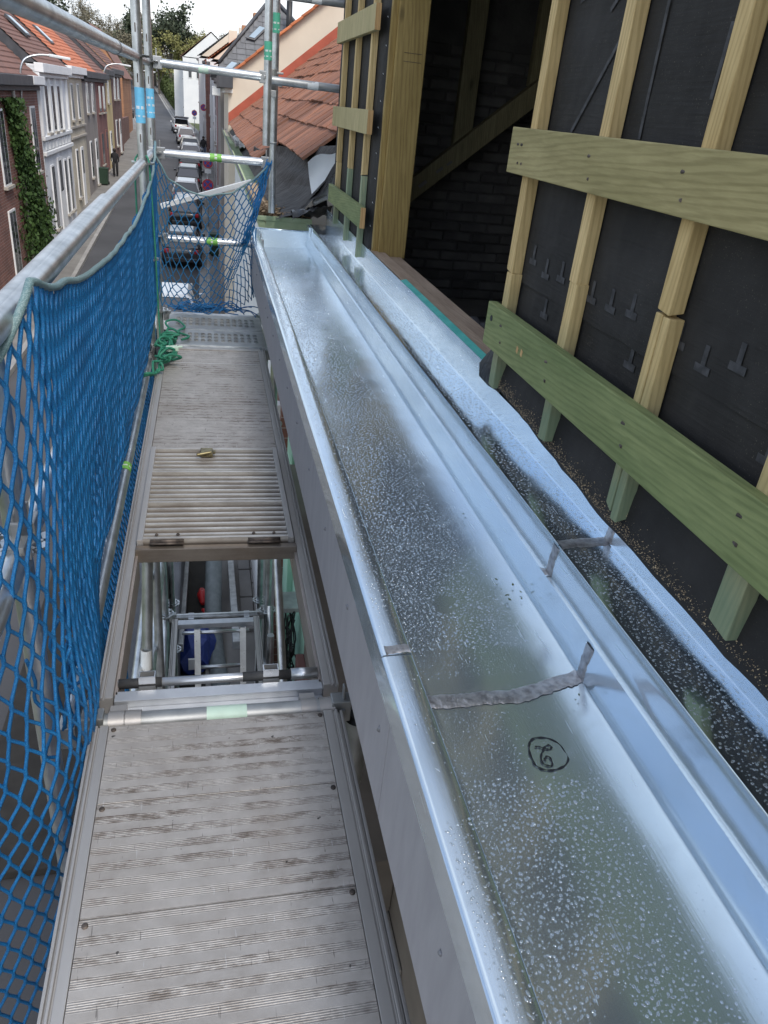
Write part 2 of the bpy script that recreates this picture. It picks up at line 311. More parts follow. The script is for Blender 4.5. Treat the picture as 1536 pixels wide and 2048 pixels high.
def tile_mat(name, c1, c2, moss=(0.07, 0.055, 0.05), rib=0, hue=0.18):
    m, nt, b = nodes_of(name)
    v = coords(nt, rnd=3.0)
    c = ramp(nt, noise_tex(nt, v, 2.2, 6, 0.65), [(0.3, c1), (0.7, c2)])
    oi = nt.nodes.new('ShaderNodeObjectInfo'); hs = nt.nodes.new('ShaderNodeHueSaturation'); nt.links.new(c, hs.inputs['Color'])
    va = nt.nodes.new('ShaderNodeMapRange'); va.inputs[3].default_value = 1 - hue; va.inputs[4].default_value = 1 + hue
    nt.links.new(oi.outputs['Random'], va.inputs[0]); nt.links.new(va.outputs[0], hs.inputs['Value'])
    c = mixc(nt, mathn(nt, 'MULTIPLY', ramp(nt, noise_tex(nt, v, 6, 7, 0.7), [(0.48, 0.0), (0.72, 1.0)]), 0.6), hs.outputs[0], moss)
    nt.links.new(c, b.inputs['Base Color']); b.inputs['Roughness'].default_value = 0.75
    bump(nt, b, noise_tex(nt, v, 40, 3), 0.2, 0.004)
    if rib:
        tc = nt.nodes.new('ShaderNodeTexCoord'); sp = nt.nodes.new('ShaderNodeSeparateXYZ'); nt.links.new(tc.outputs['Object'], sp.inputs[0])
        s = mathn(nt, 'SINE', mathn(nt, 'MULTIPLY', sp.outputs['Y'], 2 * math.pi * rib)); bump(nt, b, s, 0.5, 0.006)
tile_mat('tile_clay', (0.17, 0.07, 0.042), (0.26, 0.115, 0.066), hue=0.28)
tile_mat('tile_orange', (0.42, 0.13, 0.05), (0.52, 0.18, 0.075), (0.3, 0.1, 0.05))
tile_mat('tile_old', (0.15, 0.075, 0.055), (0.22, 0.10, 0.07), rib=4.5)
tile_mat('tile_new', (0.40, 0.12, 0.05), (0.48, 0.155, 0.07), (0.3, 0.1, 0.05), rib=4.5)
simple('flashing_red', (0.34, 0.07, 0.036), (0.42, 0.09, 0.048), 4, 0.6)
def glass_mat(name, c, rough=0.08):
    m, nt, b = nodes_of(name)
    v = coords(nt); f = noise_tex(nt, v, 1.2)
    nt.links.new(ramp(nt, f, [(0.3, c), (0.7, tuple(x * 1.5 for x in c))]), b.inputs['Base Color'])
    b.inputs['Roughness'].default_value = rough; b.inputs['Specular IOR Level'].default_value = 0.8
glass_mat('window_glass', (0.025, 0.028, 0.032))
glass_mat('skylight_glass', (0.20, 0.27, 0.33), 0.1)
glass_mat('car_glass', (0.02, 0.023, 0.028), 0.05)
def paint(name, c, metal=0.2):
    m, nt, b = nodes_of(name)
    v = coords(nt); f = noise_tex(nt, v, 3)
    nt.links.new(ramp(nt, f, [(0.3, tuple(x * 0.9 for x in c)), (0.7, c)]), b.inputs['Base Color'])
    b.inputs['Roughness'].default_value = 0.28; b.inputs['Metallic'].default_value = metal; b.inputs['Coat Weight'].default_value = 0.6; b.inputs['Coat Roughness'].default_value = 0.05
for nm, c in dict(car_white=(0.72, 0.73, 0.74), car_black=(0.012, 0.012, 0.014), car_charcoal=(0.035, 0.037, 0.042), car_silver=(0.42, 0.43, 0.45), car_blue=(0.03, 0.05, 0.10), car_beige=(0.5, 0.48, 0.43)).items(): paint(nm, c)
simple('tyre_rubber', (0.014, 0.014, 0.015), (0.022, 0.022, 0.022), 10, 0.8)
simple('tail_light', (0.30, 0.01, 0.02), (0.45, 0.02, 0.03), 20, 0.25)
simple('plate_white', (0.72, 0.72, 0.70), (0.78, 0.78, 0.76), 10, 0.5)
simple('bark', (0.085, 0.07, 0.055), (0.13, 0.11, 0.09), 4, 0.9)
def leaf(name, a, b_):
    m, nt, b = nodes_of(name)
    v = coords(nt, rnd=5.0); f = noise_tex(nt, v, 0.9, 4)
    c = ramp(nt, f, [(0.3, a), (0.7, b_)])
    nt.links.new(c, b.inputs['Base Color']); b.inputs['Roughness'].default_value = 0.7
    b.inputs['Specular IOR Level'].default_value = 0.25
leaf('leaf_spring', (0.17, 0.17, 0.06), (0.25, 0.24, 0.09)); leaf('leaf_bud', (0.16, 0.145, 0.10), (0.22, 0.195, 0.13))  # tree leaf colours are paled: distance haze put into the colour
leaf('leaf_evergreen', (0.05, 0.068, 0.045), (0.085, 0.10, 0.062)); leaf('leaf_ivy', (0.025, 0.055, 0.015), (0.065, 0.115, 0.03)); leaf('leaf_hedge', (0.04, 0.06, 0.018), (0.08, 0.10, 0.03))
simple('cloth_black', (0.012, 0.012, 0.014), (0.022, 0.022, 0.025), 8, 0.9); simple('cloth_jeans', (0.05, 0.065, 0.10), (0.08, 0.10, 0.15), 8, 0.9)
simple('skin', (0.50, 0.32, 0.24), (0.56, 0.37, 0.28), 6, 0.6); simple('hair_dark', (0.02, 0.015, 0.012), (0.035, 0.025, 0.02), 20, 0.7)
simple('sign_red', (0.42, 0.03, 0.035), (0.48, 0.04, 0.045), 10, 0.5); simple('sign_blue', (0.03, 0.06, 0.30), (0.04, 0.08, 0.36), 10, 0.5)
simple('tool_red', (0.50, 0.02, 0.025), (0.6, 0.03, 0.03), 10, 0.45); simple('tool_blue', (0.012, 0.03, 0.16), (0.02, 0.045, 0.22), 10, 0.5)
simple('hose_grey', (0.12, 0.14, 0.14), (0.17, 0.19, 0.19), 10, 0.6); simple('bin_green', (0.014, 0.035, 0.02), (0.02, 0.048, 0.026), 6, 0.6)
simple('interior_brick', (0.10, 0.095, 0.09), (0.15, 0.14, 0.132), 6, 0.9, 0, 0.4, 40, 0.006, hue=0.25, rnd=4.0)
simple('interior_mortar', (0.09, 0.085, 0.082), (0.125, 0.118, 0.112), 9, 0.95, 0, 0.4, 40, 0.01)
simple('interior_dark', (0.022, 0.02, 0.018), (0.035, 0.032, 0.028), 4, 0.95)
simple('screed', (0.20, 0.18, 0.155), (0.27, 0.245, 0.215), 5, 0.9, 0, 0.2, 30, 0.005)

# ------------------------------------------------------------------ mesh helpers
class MB:
    def __init__(self): self.v = []; self.f = []
    def add(self, vs, fs):
        o = len(self.v); self.v.extend([tuple(p) for p in vs]); self.f.extend([tuple(i + o for i in q) for q in fs]); return self
    def box(self, a, b):
        x0, y0, z0 = a; x1, y1, z1 = b
        return self.add([(x0, y0, z0), (x1, y0, z0), (x1, y1, z0), (x0, y1, z0), (x0, y0, z1), (x1, y0, z1), (x1, y1, z1), (x0, y1, z1)],
                        [(0, 3, 2, 1), (4, 5, 6, 7), (0, 1, 5, 4), (1, 2, 6, 5), (2, 3, 7, 6), (3, 0, 4, 7)])
    def obox(self, c, ax, ay, az, hx, hy, hz):
        c = Vector(c); ax, ay, az = Vector(ax) * hx, Vector(ay) * hy, Vector(az) * hz
        vs = [c + sx * ax + sy * ay + sz * az for sz in (-1, 1) for sx, sy in ((-1, -1), (1, -1), (1, 1), (-1, 1))]
        return self.add(vs, [(0, 3, 2, 1), (4, 5, 6, 7), (0, 1, 5, 4), (1, 2, 6, 5), (2, 3, 7, 6), (3, 0, 4, 7)])
    def tube(self, path, r, n=10, cap=True, closed=False):
        P = [Vector(p) for p in path]; m = len(P)
        rs = r if isinstance(r, (list, tuple)) else [r] * m
        prev = None; base = len(self.v); vs = []; fs = []
        for i, p in enumerate(P):
            if closed: t = (P[(i + 1) % m] - P[i - 1])
            else: t = P[min(i + 1, m - 1)] - P[max(i - 1, 0)]
            if t.length < 1e-9: t = Vector((0, 0, 1))
            t.normalize()
            if prev is None:
                a = t.orthogonal().normalized()
            else:
                a = prev - t * prev.dot(t)
                a = a.normalized() if a.length > 1e-6 else t.orthogonal().normalized()
            prev = a; b = t.cross(a)
            for k in range(n):
                w = 2 * math.pi * k / n
                vs.append(p + (a * math.cos(w) + b * math.sin(w)) * rs[i])
        seg = m if closed else m - 1
        for i in range(seg):
            j = (i + 1) % m
            for k in range(n):
                k2 = (k + 1) % n
                fs.append((i * n + k, i * n + k2, j * n + k2, j * n + k))
        if cap and not closed:
            fs.append(tuple(range(n - 1, -1, -1))); fs.append(tuple((m - 1) * n + k for k in range(n)))
        return self.add(vs, fs)
    def prism(self, poly, axis, a, b):
        # poly: 2-D points in the two other axes; extruded along axis from a to b
        n = len(poly)
        def put(p, t):
            q = [0, 0, 0]; o = [i for i in range(3) if i != axis]; q[o[0]], q[o[1]] = p; q[axis] = t; return tuple(q)
        vs = [put(p, a) for p in poly] + [put(p, b) for p in poly]
        fs = [tuple(range(n)), tuple(range(2 * n - 1, n - 1, -1))] + [(i, i + n, (i + 1) % n + n, (i + 1) % n) for i in range(n)]
        return self.add(vs, fs)
    def cyl(self, a, b, r, n=16, r2=None): return self.tube([a, b], [r, r if r2 is None else r2], n)
    def mesh(self, name, smooth=False):
        me = bpy.data.meshes.new(name); me.from_pydata(self.v, [], self.f); me.update()
        bm = bmesh.new(); bm.from_mesh(me); bmesh.ops.recalc_face_normals(bm, faces=bm.faces); bm.to_mesh(me); bm.free()
        if smooth:
            me.polygons.foreach_set('use_smooth', [True] * len(me.polygons))
        return me
    def build(self, name, mat, parent=None, smooth=False, bevel=0.0, auto=False):
        me = self.mesh(name, smooth)
        if bevel or auto:
            bm = bmesh.new(); bm.from_mesh(me)
            if bevel:
                bmesh.ops.bevel(bm, geom=[e for e in bm.edges if e.is_manifold and e.calc_face_angle(0) > 0.5], offset=bevel, segments=2, profile=0.6, affect='EDGES', clamp_overlap=True)
            if auto:
                for f in bm.faces: f.smooth = True
                for e in bm.edges: e.smooth = e.calc_face_angle(0) < R(38) if e.is_manifold else False
            bm.to_mesh(me); bm.free()
        return link(name, me, mat, parent)
def link(name, me, mat, parent=None):
    if isinstance(mat, str): mat = MATS[mat]
    if mat and not me.materials: me.materials.append(mat)
    o = bpy.data.objects.new(name, me); COL.objects.link(o)
    if parent: o.parent = parent
    return o
def thing(name, label, cat, loc=(0, 0, 0), rotz=0, group=None):
    o = bpy.data.objects.new(name, None); COL.objects.link(o); o.location = loc; o.rotation_euler = (0, 0, rotz); o.empty_display_size = 0.1
    return tag(o, label, cat, group)
def tag(o, label, cat, group=None):
    o['label'] = label; o['category'] = cat
    if group: o['group'] = group
    return o
def struct(o): o['kind'] = 'structure'; return o
def stuff(o): o['kind'] = 'stuff'; return o
def boxo(name, a, b, mat, parent=None, bevel=0.0): return MB().box(a, b).build(name, mat, parent, bevel=bevel)
def nz(x, y, z=0.0, s=1.0): return mnoise.noise(Vector((x * s, y * s, z * s)))

# ------------------------------------------------------------------ the street: profile, bend, sheets
GY = [-60, 32, 60, 80, 105, 140, 180, 260, 900]; GZ = [-6, -6, -4.5, -3.5, -2.6, -1.0, 1.0, 5, 30]
def gz(y): return float(np.interp(y, GY, GZ))
def bend(y):
    if y < 60: return 0.0
    if y < 112: return -0.0014 * (y - 60) ** 2
    return -3.786 - 0.09 * (y - 112)
YS = sorted(set([-60, -30, -10, 0] + list(range(10, 260, 4)) + [280, 320, 400, 520, 700, 900]))
def strip(name, xa, xb, dz, mat, dz2=None, ys=YS):
    m = MB()
    for i, y in enumerate(ys):
        b = bend(min(y, 240)); g = gz(y)
        m.v += [(xa + b, y, g + dz), (xb + b, y, g + (dz if dz2 is None else dz2))]
        if i: m.f.append((2 * i - 2, 2 * i - 1, 2 * i + 1, 2 * i))
    return struct(m.build(name, mat))
strip('ground', -400, 400, -0.06, 'grass_ground')
strip('road', -5.35, -0.12, 0.0, 'asphalt', ys=[y for y in YS if y <= 280])
def walk(name, xa, xb, kerb_x):
    strip(name, xa, xb, 0.13, 'pavement_stone', ys=[y for y in YS if y <= 280])
walk('pavement_left', -7.2, -5.5, 0); walk('pavement_right', 0.0, 1.2, 0)
for nm, xa, xb in (('kerb_left', -5.52, -5.36), ('kerb_right', -0.12, 0.02)):
    m = MB()
    ys = [y for y in YS if y <= 280]
    for i, y in enumerate(ys):
        b = bend(y); g = gz(y)
        m.v += [(xa + b, y, g - .02), (xa + b, y, g + .136), (xb + b, y, g + .136), (xb + b, y, g - .02)]
        if i:
            o = 4 * i
            m.f += [(o - 4, o - 3, o + 1, o), (o - 3, o - 2, o + 2, o + 1), (o - 2, o - 1, o + 3, o + 2)]
    struct(m.build(nm, 'kerb_stone'))
# strip of drain stones along the parked cars
strip('gutter_strip', -0.42, -0.13, 0.006, 'kerb_stone', ys=[y for y in YS if y <= 200])

# ------------------------------------------------------------------ zinc gutter
Y0, Y1 = -1.3, 5.70
PROF = [(.2855, .470), (.2835, .520), (.2845, .5335), (.2880, .5365), (.293, .5372), (.318, .5378), (.336, .5384), (.3390, .5365), (.342, .47), (.348, .440), (.362, .4325), (.42, .4315), (.50, .4315), (.545, .4318),
        (.575, .4328), (.605, .4348), (.635, .4378), (.665, .4418), (.6865, .4460), (.6882, .4490), (.6898, .5330)]
PROF2 = [(.6898, .5330), (.6985, .5345), (.6994, .5360), (.7005, .6085), (.7022, .6115)]
PROF3 = [(.7022, .6115), (.7060, .6120), (.760, .6130), (.8145, .6145)]
PROF4 = [(.8145, .6145), (.8160, .6160), (.8172, .680)]
PROF5 = [(.8145, .6145), (.8160, .6160), (.8195, .722)]
def dent(x, y): return 0.0014 * nz(x * 3, y * 1.4, 3.1) + 0.0006 * nz(x * 9, y * 4.5, 1.7)
def sheet(name, prof, y0, y1, dy, parent, amp=1.0, off=0.0, mat='zinc'):
    ny = max(2, int((y1 - y0) / dy)); P = []
    for i in range(len(prof) - 1):
        (xa, za), (xb, zb) = prof[i], prof[i + 1]
        L = math.hypot(xb - xa, zb - za); k = max(1, int(L / 0.02))
        for j in range(k): P.append((xa + (xb - xa) * j / k, za + (zb - za) * j / k))
    P.append(prof[-1]); n = len(P); m = MB()
    for j in range(ny + 1):
        y = y0 + (y1 - y0) * j / ny
        for i, (x, z) in enumerate(P):
            d = dent(x, y) * amp
            m.v.append((x + d * 0.7, y, z + d + off))
    for j in range(ny):
        for i in range(n - 1):
            a = j * n + i; m.f.append((a, a + 1, a + n + 1, a + n))
    o = m.build(name, mat, parent, auto=True)
    return o
gutter = thing('zinc_gutter', 'long shiny zinc box gutter covered in rain drops along the roof edge', 'gutter', (0, 0, 0))
sheet('trough', PROF, Y0, 1.003, .04, gutter); sheet('trough', PROF, 0.997, Y1, .04, gutter, 1.0, 0.0016)
for pr, nm, mt in ((PROF2, 'riser', 'zinc'), (PROF3, 'tray', 'zinc_bright')):
    sheet(nm, pr, Y0, 1.235, .04, gutter, 1.0, 0.0, mt); sheet(nm, pr, 1.228, Y1 - .05, .04, gutter, 1.0, 0.0016, mt)
sheet('back_flange', PROF4, Y0, 1.235, .04, gutter); sheet('back_flange', PROF4, 1.228, 2.052, .04, gutter, 1.0, 0.0016); sheet('back_flange', PROF5, 2.05, Y1 - .05, .04, gutter, 1.0, 0.0016)
# end plate at the far end and its folded top edge
e = MB().box((.292, Y1 - .004, .432), (.706, Y1, .556)).build('end_plate', 'zinc', gutter)
MB().tube([(.292, Y1 - .004, .556), (.706, Y1 - .004, .556)], .006, 8).build('folded_edge', 'zinc', gutter, True)
MB().box((.684, Y1 - .16, .536), (.6985, Y1 - .005, .606)).build('corner_piece', 'zinc', gutter)
def weld(pts, w, name='weld_bead', steps=1):
    # a lumpy ribbon that follows the section pts = [(x, y, z)], w wide along y
    P = [Vector(p) for p in pts]; L = 0; m = MB(); rows = []
    for i in range(len(P) - 1):
        k = max(2, int((P[i + 1] - P[i]).length / .006))
        nrm = (P[i + 1] - P[i]).cross(Vector((0, 1, 0))).normalized()
        for j in range(k + (1 if i == len(P) - 2 else 0)):
            q = P[i].lerp(P[i + 1], j / k); L += .006; row = []
            for s in range(9):
                t = s / 4.0 - 1
                ww = w * (0.5 + 0.16 * nz(L * 38, 1.3 + (t > 0) * 5) + 0.14 * nz(L * 110, 3 * (t > 0)))
                hgt = .0015 * (1 - t * t) ** .7 * (0.8 + .35 * abs(math.sin(L * 130 + t * 1.2)) + .4 * nz(L * 70, t * 3, 5))
                if abs(t) == 1: hgt = -.0012
                row.append(q + Vector((0, t * ww + .002 * nz(L * 12, 7), 0)) + nrm * (hgt + .0014))
            rows.append(row)
    for r_ in rows: m.v += [tuple(a) for a in r_]
    for i in range(len(rows) - 1):
        for s in range(8): a = i * 9 + s; m.f.append((a, a + 1, a + 10, a + 9))
    return m.build(name, 'solder', gutter, True)
weld([(.347, .985, .4325), (.55, .985, .4325), (.62, 1.0, .4368), (.687, 1.012, .4468)], .036)
weld([(.6880, 1.012, .4485), (.6895, 1.005, .526)], .030)
weld([(.6995, 1.24, .537), (.7005, 1.232, .608)], .030)
weld([(.690, 1.252, .5335), (.6990, 1.246, .5350)], .034)
weld([(.7035, 1.232, .6120), (.814, 1.236, .6145)], .036)
weld([(.8158, 1.236, .6175), (.8175, 1.228, .664)], .030)
m = MB()   # small blob of solder on the outer lip
weld([(.293, 1.012, .5372), (.337, 1.012, .5384)], .026)
# encircled mark drawn with a felt pen on the trough floor
def pen(pts, w=.0026, z=.4336):
    P = [Vector((x, y, 0)) for x, y in pts]; m = MB()
    for i, p in enumerate(P):
        t = (P[min(i + 1, len(P) - 1)] - P[max(i - 1, 0)]).normalized(); n_ = Vector((-t.y, t.x, 0)) * w * (.8 + .35 * math.sin(i * .7))
        m.v += [(p.x + n_.x, p.y + n_.y, z + dent(p.x, p.y)), (p.x - n_.x, p.y - n_.y, z + dent(p.x, p.y))]
        if i: m.f.append((2 * i - 2, 2 * i - 1, 2 * i + 1, 2 * i))
    return m.build('pen_mark', 'marker_ink', gutter)
def smooth_path(p, k=6):
    out = []
    for i in range(len(p) - 1):
        p0 = p[max(i - 1, 0)]; p1 = p[i]; p2 = p[i + 1]; p3 = p[min(i + 2, len(p) - 1)]
        for j in range(k):
            t = j / k
            out.append(tuple(0.5 * ((2 * p1[c]) + (-p0[c] + p2[c]) * t + (2 * p0[c] - 5 * p1[c] + 4 * p2[c] - p3[c]) * t * t + (-p0[c] + 3 * p1[c] - 3 * p2[c] + p3[c]) * t ** 3) for c in range(len(p1))))
    out.append(tuple(p[-1])); return out
CIRC = [(0.5348, 0.8736), (0.5455, 0.8789), (0.559, 0.8785), (0.5724, 0.8733), (0.5826, 0.8609), (0.5865, 0.8446), (0.586, 0.8281), (0.576, 0.815), (0.5631, 0.8085), (0.5495, 0.8056), (0.5376, 0.8065), (0.5282, 0.8115), (0.5219, 0.8202), (0.5218, 0.8302), (0.5228, 0.8475), (0.5275, 0.8616), (0.5348, 0.8736), (0.5418, 0.8782)]
GLYPH = [(0.5372, 0.8574), (0.5417, 0.859), (0.5453, 0.8575), (0.5498, 0.8539), (0.5575, 0.8583), (0.5633, 0.8598), (0.5664, 0.8552), (0.5619, 0.8504), (0.5562, 0.8511), (0.5514, 0.8516), (0.5453, 0.846), (0.54, 0.8373), (0.5364, 0.8276), (0.538, 0.8194), (0.5443, 0.8147), (0.5502, 0.815), (0.5534, 0.8216), (0.5539, 0.8317), (0.5504, 0.8352), (0.5452, 0.8327), (0.5432, 0.8299), (0.5441, 0.8252)]
pen(smooth_path(CIRC), .0019); pen(smooth_path(GLYPH), .0018, .4340)

# rain drops: tens of thousands of domes of water standing on the sheet
def drops(name, zones, n=8):
    C = []
    for (x0, x1, y0, y1, s, rmin, rmax, zf, slim) in zones:
        nx = max(1, int((x1 - x0) / s)); ny = int((y1 - y0) / s)
        gx, gy = np.meshgrid(np.arange(nx), np.arange(ny))
        x = x0 + (gx + .5 + RNG.uniform(-.48, .48, gx.shape)) * (x1 - x0) / nx; y = y0 + (gy + .5 + RNG.uniform(-.48, .48, gx.shape)) * (y1 - y0) / ny
        x = x.ravel(); y = y.ravel()
        for a, b in zip(x, y):
            p = nz(a * 6, b * 3.5, 9.0)
            if p < slim and random.random() < .9: continue
            if .955 < b < 1.045 and a < .69: continue
            if 1.205 < b < 1.265 and a > .686: continue
            r = rmin + (rmax - rmin) * random.random() ** 1.7
            if a < .65 and .80 < b < 1.13: r *= .55
            if a < .65 and .78 < b < .96 and abs(a - .555) < .05 and random.random() < .8: continue
            C.append((a, b, zf(a) + dent(a, b) + (.0016 if b > (1.0 if a < .689 else 1.232) else 0), r))
    C = np.array(C); N = len(C)
    ang = np.arange(n) * 2 * np.pi / n
    th = RNG.uniform(0, np.pi, N); el = 1 + RNG.uniform(0, .75, N) * (RNG.random(N) < .6); hh = RNG.uniform(.26, .42, N)
    rings = [(1.0, -.06), (.9, .45), (.55, .86)]
    V = np.zeros((N, 3 * n + 1, 3))
    for k, (rr, hz) in enumerate(rings):
        wob = 1 + RNG.uniform(-.13, .13, (N, n))
        px = np.cos(ang)[None, :] * C[:, 3:4] * rr * el[:, None] * wob; py = np.sin(ang)[None, :] * C[:, 3:4] * rr / np.sqrt(el)[:, None] * wob
        V[:, k * n:(k + 1) * n, 0] = C[:, 0:1] + px * np.cos(th)[:, None] - py * np.sin(th)[:, None]
        V[:, k * n:(k + 1) * n, 1] = C[:, 1:2] + px * np.sin(th)[:, None] + py * np.cos(th)[:, None]
        V[:, k * n:(k + 1) * n, 2] = C[:, 2:3] + (hz * hh * C[:, 3])[:, None]
    V[:, 3 * n, 0] = C[:, 0]; V[:, 3 * n, 1] = C[:, 1]; V[:, 3 * n, 2] = C[:, 2] + hh * C[:, 3]
    T = []
    for k in range(2):
        for i in range(n):
            a, b = k * n + i, k * n + (i + 1) % n; T += [(a, b, b + n), (a, b + n, a + n)]
    for i in range(n): T.append((2 * n + i, 2 * n + (i + 1) % n, 3 * n))
    T = np.array(T); F = (T[None] + (np.arange(N) * (3 * n + 1))[:, None, None]).reshape(-1, 3)
    me = bpy.data.meshes.new(name); me.vertices.add(N * (3 * n + 1)); me.vertices.foreach_set('co', V.ravel())
    me.loops.add(F.size); me.loops.foreach_set('vertex_index', F.ravel().astype(np.int32))
    me.polygons.add(len(F)); me.polygons.foreach_set('loop_start', (np.arange(len(F)) * 3).astype(np.int32)); me.polygons.foreach_set('loop_total', np.full(len(F), 3, np.int32))
    me.polygons.foreach_set('use_smooth', np.ones(len(F), bool)); me.update(); me.validate()
    return stuff(link(name, me, 'water_drop', gutter))
fl = lambda a: float(np.interp(a, [.36, .545, .575, .605, .635, .665, .6865], [.4326, .4318, .4328, .4348, .4378, .4418, .4460]))
up = lambda a: float(np.interp(a, [.706, .76, .8145], [.6120, .6130, .6145]))
lip = lambda a: float(np.interp(a, [.293, .318, .336], [.5372, .5378, .5384]))
drops('rain_drops', [
    (.350, .585, .30, 1.5, .0080, .0010, .0027, fl, -.6), (.350, .590, 1.5, 2.6, .0086, .0013, .0029, fl, -.7), (.585, .640, .30, 2.6, .0088, .0009, .0021, fl, -.4), (.640, .682, .30, 2.6, .011, .0007, .0014, fl, 0.0), (.350, .60, 2.6, 5.2, .0115, .0020, .0038, fl, -.7),
    (.708, .811, .30, 1.6, .0078, .0010, .0027, up, -.7), (.708, .811, 1.6, 5.2, .0108, .0018, .0037, up, -.7),
    (.296, .336, .30, 2.6, .0080, .0010, .0028, lip, -.3), (.296, .336, 2.6, 5.0, .0125, .0020, .0040, lip, -.3),
    (.6910, .6975, .30, 3.2, .0065, .0009, .0019, lambda a: .5338, -.4),
    (.358, .60, .30, 1.6, .0075, .0005, .0009, fl, -.6)])
m = MB()   # wisps of dirt and leaf crumbs lying in the gutter
for (x, y, k) in ((.655, 1.30, 9), (.67, 1.62, 3), (.66, .93, 2)):
    for i in range(k):
        a = random.uniform(0, 3.1); p = Vector((x + random.uniform(-.03, .02), y + random.uniform(-.04, .05), .452)); d = Vector((math.cos(a), math.sin(a), 0)) * random.uniform(.002, .006)
        q = Vector((-d.y, d.x, 0)) * .6; m.add([p - d, p + q, p + d + Vector((0, 0, .002)), p - q], [(0, 1, 2, 3)])
stuff(m.build('leaf_crumbs', 'leaf_hedge', gutter))

# ------------------------------------------------------------------ fascia under the gutter lip
fascia = thing('fascia_board', 'grey fibre cement fascia panels below the zinc gutter lip', 'fascia')
for a, b in ((-1.3, .9095), (.9125, 3.96), (3.963, 5.69)):
    p = boxo('panel', (.2885, a, .235), (.2985, b, .528), 'fibre_cement', fascia, bevel=.001)
    for y in np.arange(a + .055, b, .36 if a < 1 else .41):
        for z in (.40,):
            MB().cyl((.2868, y, z + random.uniform(-.01, .01)), (.290, y, z), .0042, 12).build('screw', 'panel_screw', p, True)
boxo('soffit', (.30, -1.3, .232), (.66, 5.69, .245), 'fibre_cement', fascia)
boxo('box_side', (.64, -1.3, .25), (.66, 5.69, .42), 'sill_plywood', fascia)

# ------------------------------------------------------------------ the house being rebuilt
XW = .83
house = thing('house_upper_wall', 'upper wall of the house under renovation clad in black membrane and battens', 'house')
def membrane_sheet(y0, y1, z0, z1, x, ny=40, nzz=14, seed=0, ragged=0.0):
    m = MB()
    for j in range(nzz + 1):
        for i in range(ny + 1):
            y = y0 + (y1 - y0) * i / ny; z = z0 + (z1 - z0) * j / nzz
            if j == 0 and ragged > .01: z = float(np.interp(y, [-1.5, .6, 1.25, 2.03], [.645, .645, .651, .704])) + .5 * ragged * nz(y * 9, seed, 2.2) + .3 * ragged * nz(y * 30, seed)
            elif ragged: z += ragged * nz(y * 9, seed) if j == 0 else 0
            xx = (-.019 if j < 1 and ragged > .01 else 0) + (-.010 if j == 1 and ragged > .01 else 0) + x + .004 * nz(y * 5, z * 5, seed) + .0016 * nz(y * 16, z * 22, seed)
            m.v.append((xx, y, z))
    for j in range(nzz):
        for i in range(ny): a = j * (ny + 1) + i; m.f.append((a, a + 1, a + ny + 2, a + ny + 1))
    me = m.mesh('membrane', True)
    return link('membrane', me, 'roof_membrane', house)
membrane_sheet(-1.5, 2.035, .700, 1.06, XW - .002, 90, 8, 1, .0105)
membrane_sheet(-1.5, 2.035, 1.00, 1.76, XW - .006, 60, 14, 2, .004)
membrane_sheet(-1.5, 2.035, 1.70, 2.35, XW - .010, 60, 12, 3, .004)
boxo('stud_wall', (.842, -1.5, .66), (.93, 2.02, 2.35), 'interior_dark', house)
boxo('edge_stud', (.838, 2.0, .70), (.93, 2.045, 2.35), 'rafter_timber', house, .003)
# flap of membrane that folds out over the flashing at the opening
m = MB()
fl_pts = [(.822, 2.06, .80), (.815, 2.10, .76), (.800, 2.115, .725), (.792, 2.08, .695), (.802, 2.02, .685), (.808, 1.96, .690), (.822, 1.96, .74), (.826, 2.03, .80)]
m.add(fl_pts + [(.80, 2.04, .735)], [(i, (i + 1) % 8, 8) for i in range(8)]); m.build('membrane_flap', 'epdm_black', house, True)
# battens
def batten(y, z0, z1, mat='batten_tinted', w=.040, t=.030, x1=XW - .008, lean=0.0, dy=0):
    m = MB(); h = w / 2
    pts = []
    for z in (z0, z0 + (z1 - z0) * .33, z0 + (z1 - z0) * .66, z1):
        o = dy + lean * (z - z0) + .002 * nz(y * 10, z * 3)
        pts.append([(x1 - t, y - h + o, z), (x1 - t, y + h + o, z), (x1, y + h + o, z), (x1, y - h + o, z)])
    pts[0] = [(p[0], p[1], p[2] + random.uniform(-.006, .006)) for p in pts[0]]
    vs = [p for r_ in pts for p in r_]
    fs = [(3, 2, 1, 0), (12, 13, 14, 15)] + [(a * 4 + k, a * 4 + (k + 1) % 4, a * 4 + 4 + (k + 1) % 4, a * 4 + 4 + k) for a in range(3) for k in range(4)]
    m.add(vs, fs); return m.build('batten', mat, house, bevel=.0022)
for y in (1.975, 1.590, 1.215, .838, .46, .08, -.3, -.68):
    jz = {1.975: 1.02, 1.59: 1.075, 1.215: 1.10}.get(y, 1.07)
    if y == 1.215:
        batten(y + .014, .702, jz - .002, w=.023); batten(y - .014, .690, jz - .004, w=.024, lean=.004)
    elif y == .838:
        batten(y, .685, jz, w=.052)
    else: batten(y, .698, jz)
    batten(y + .002, jz + .002, 2.3, 'batten_pine', x1=XW - .0095)
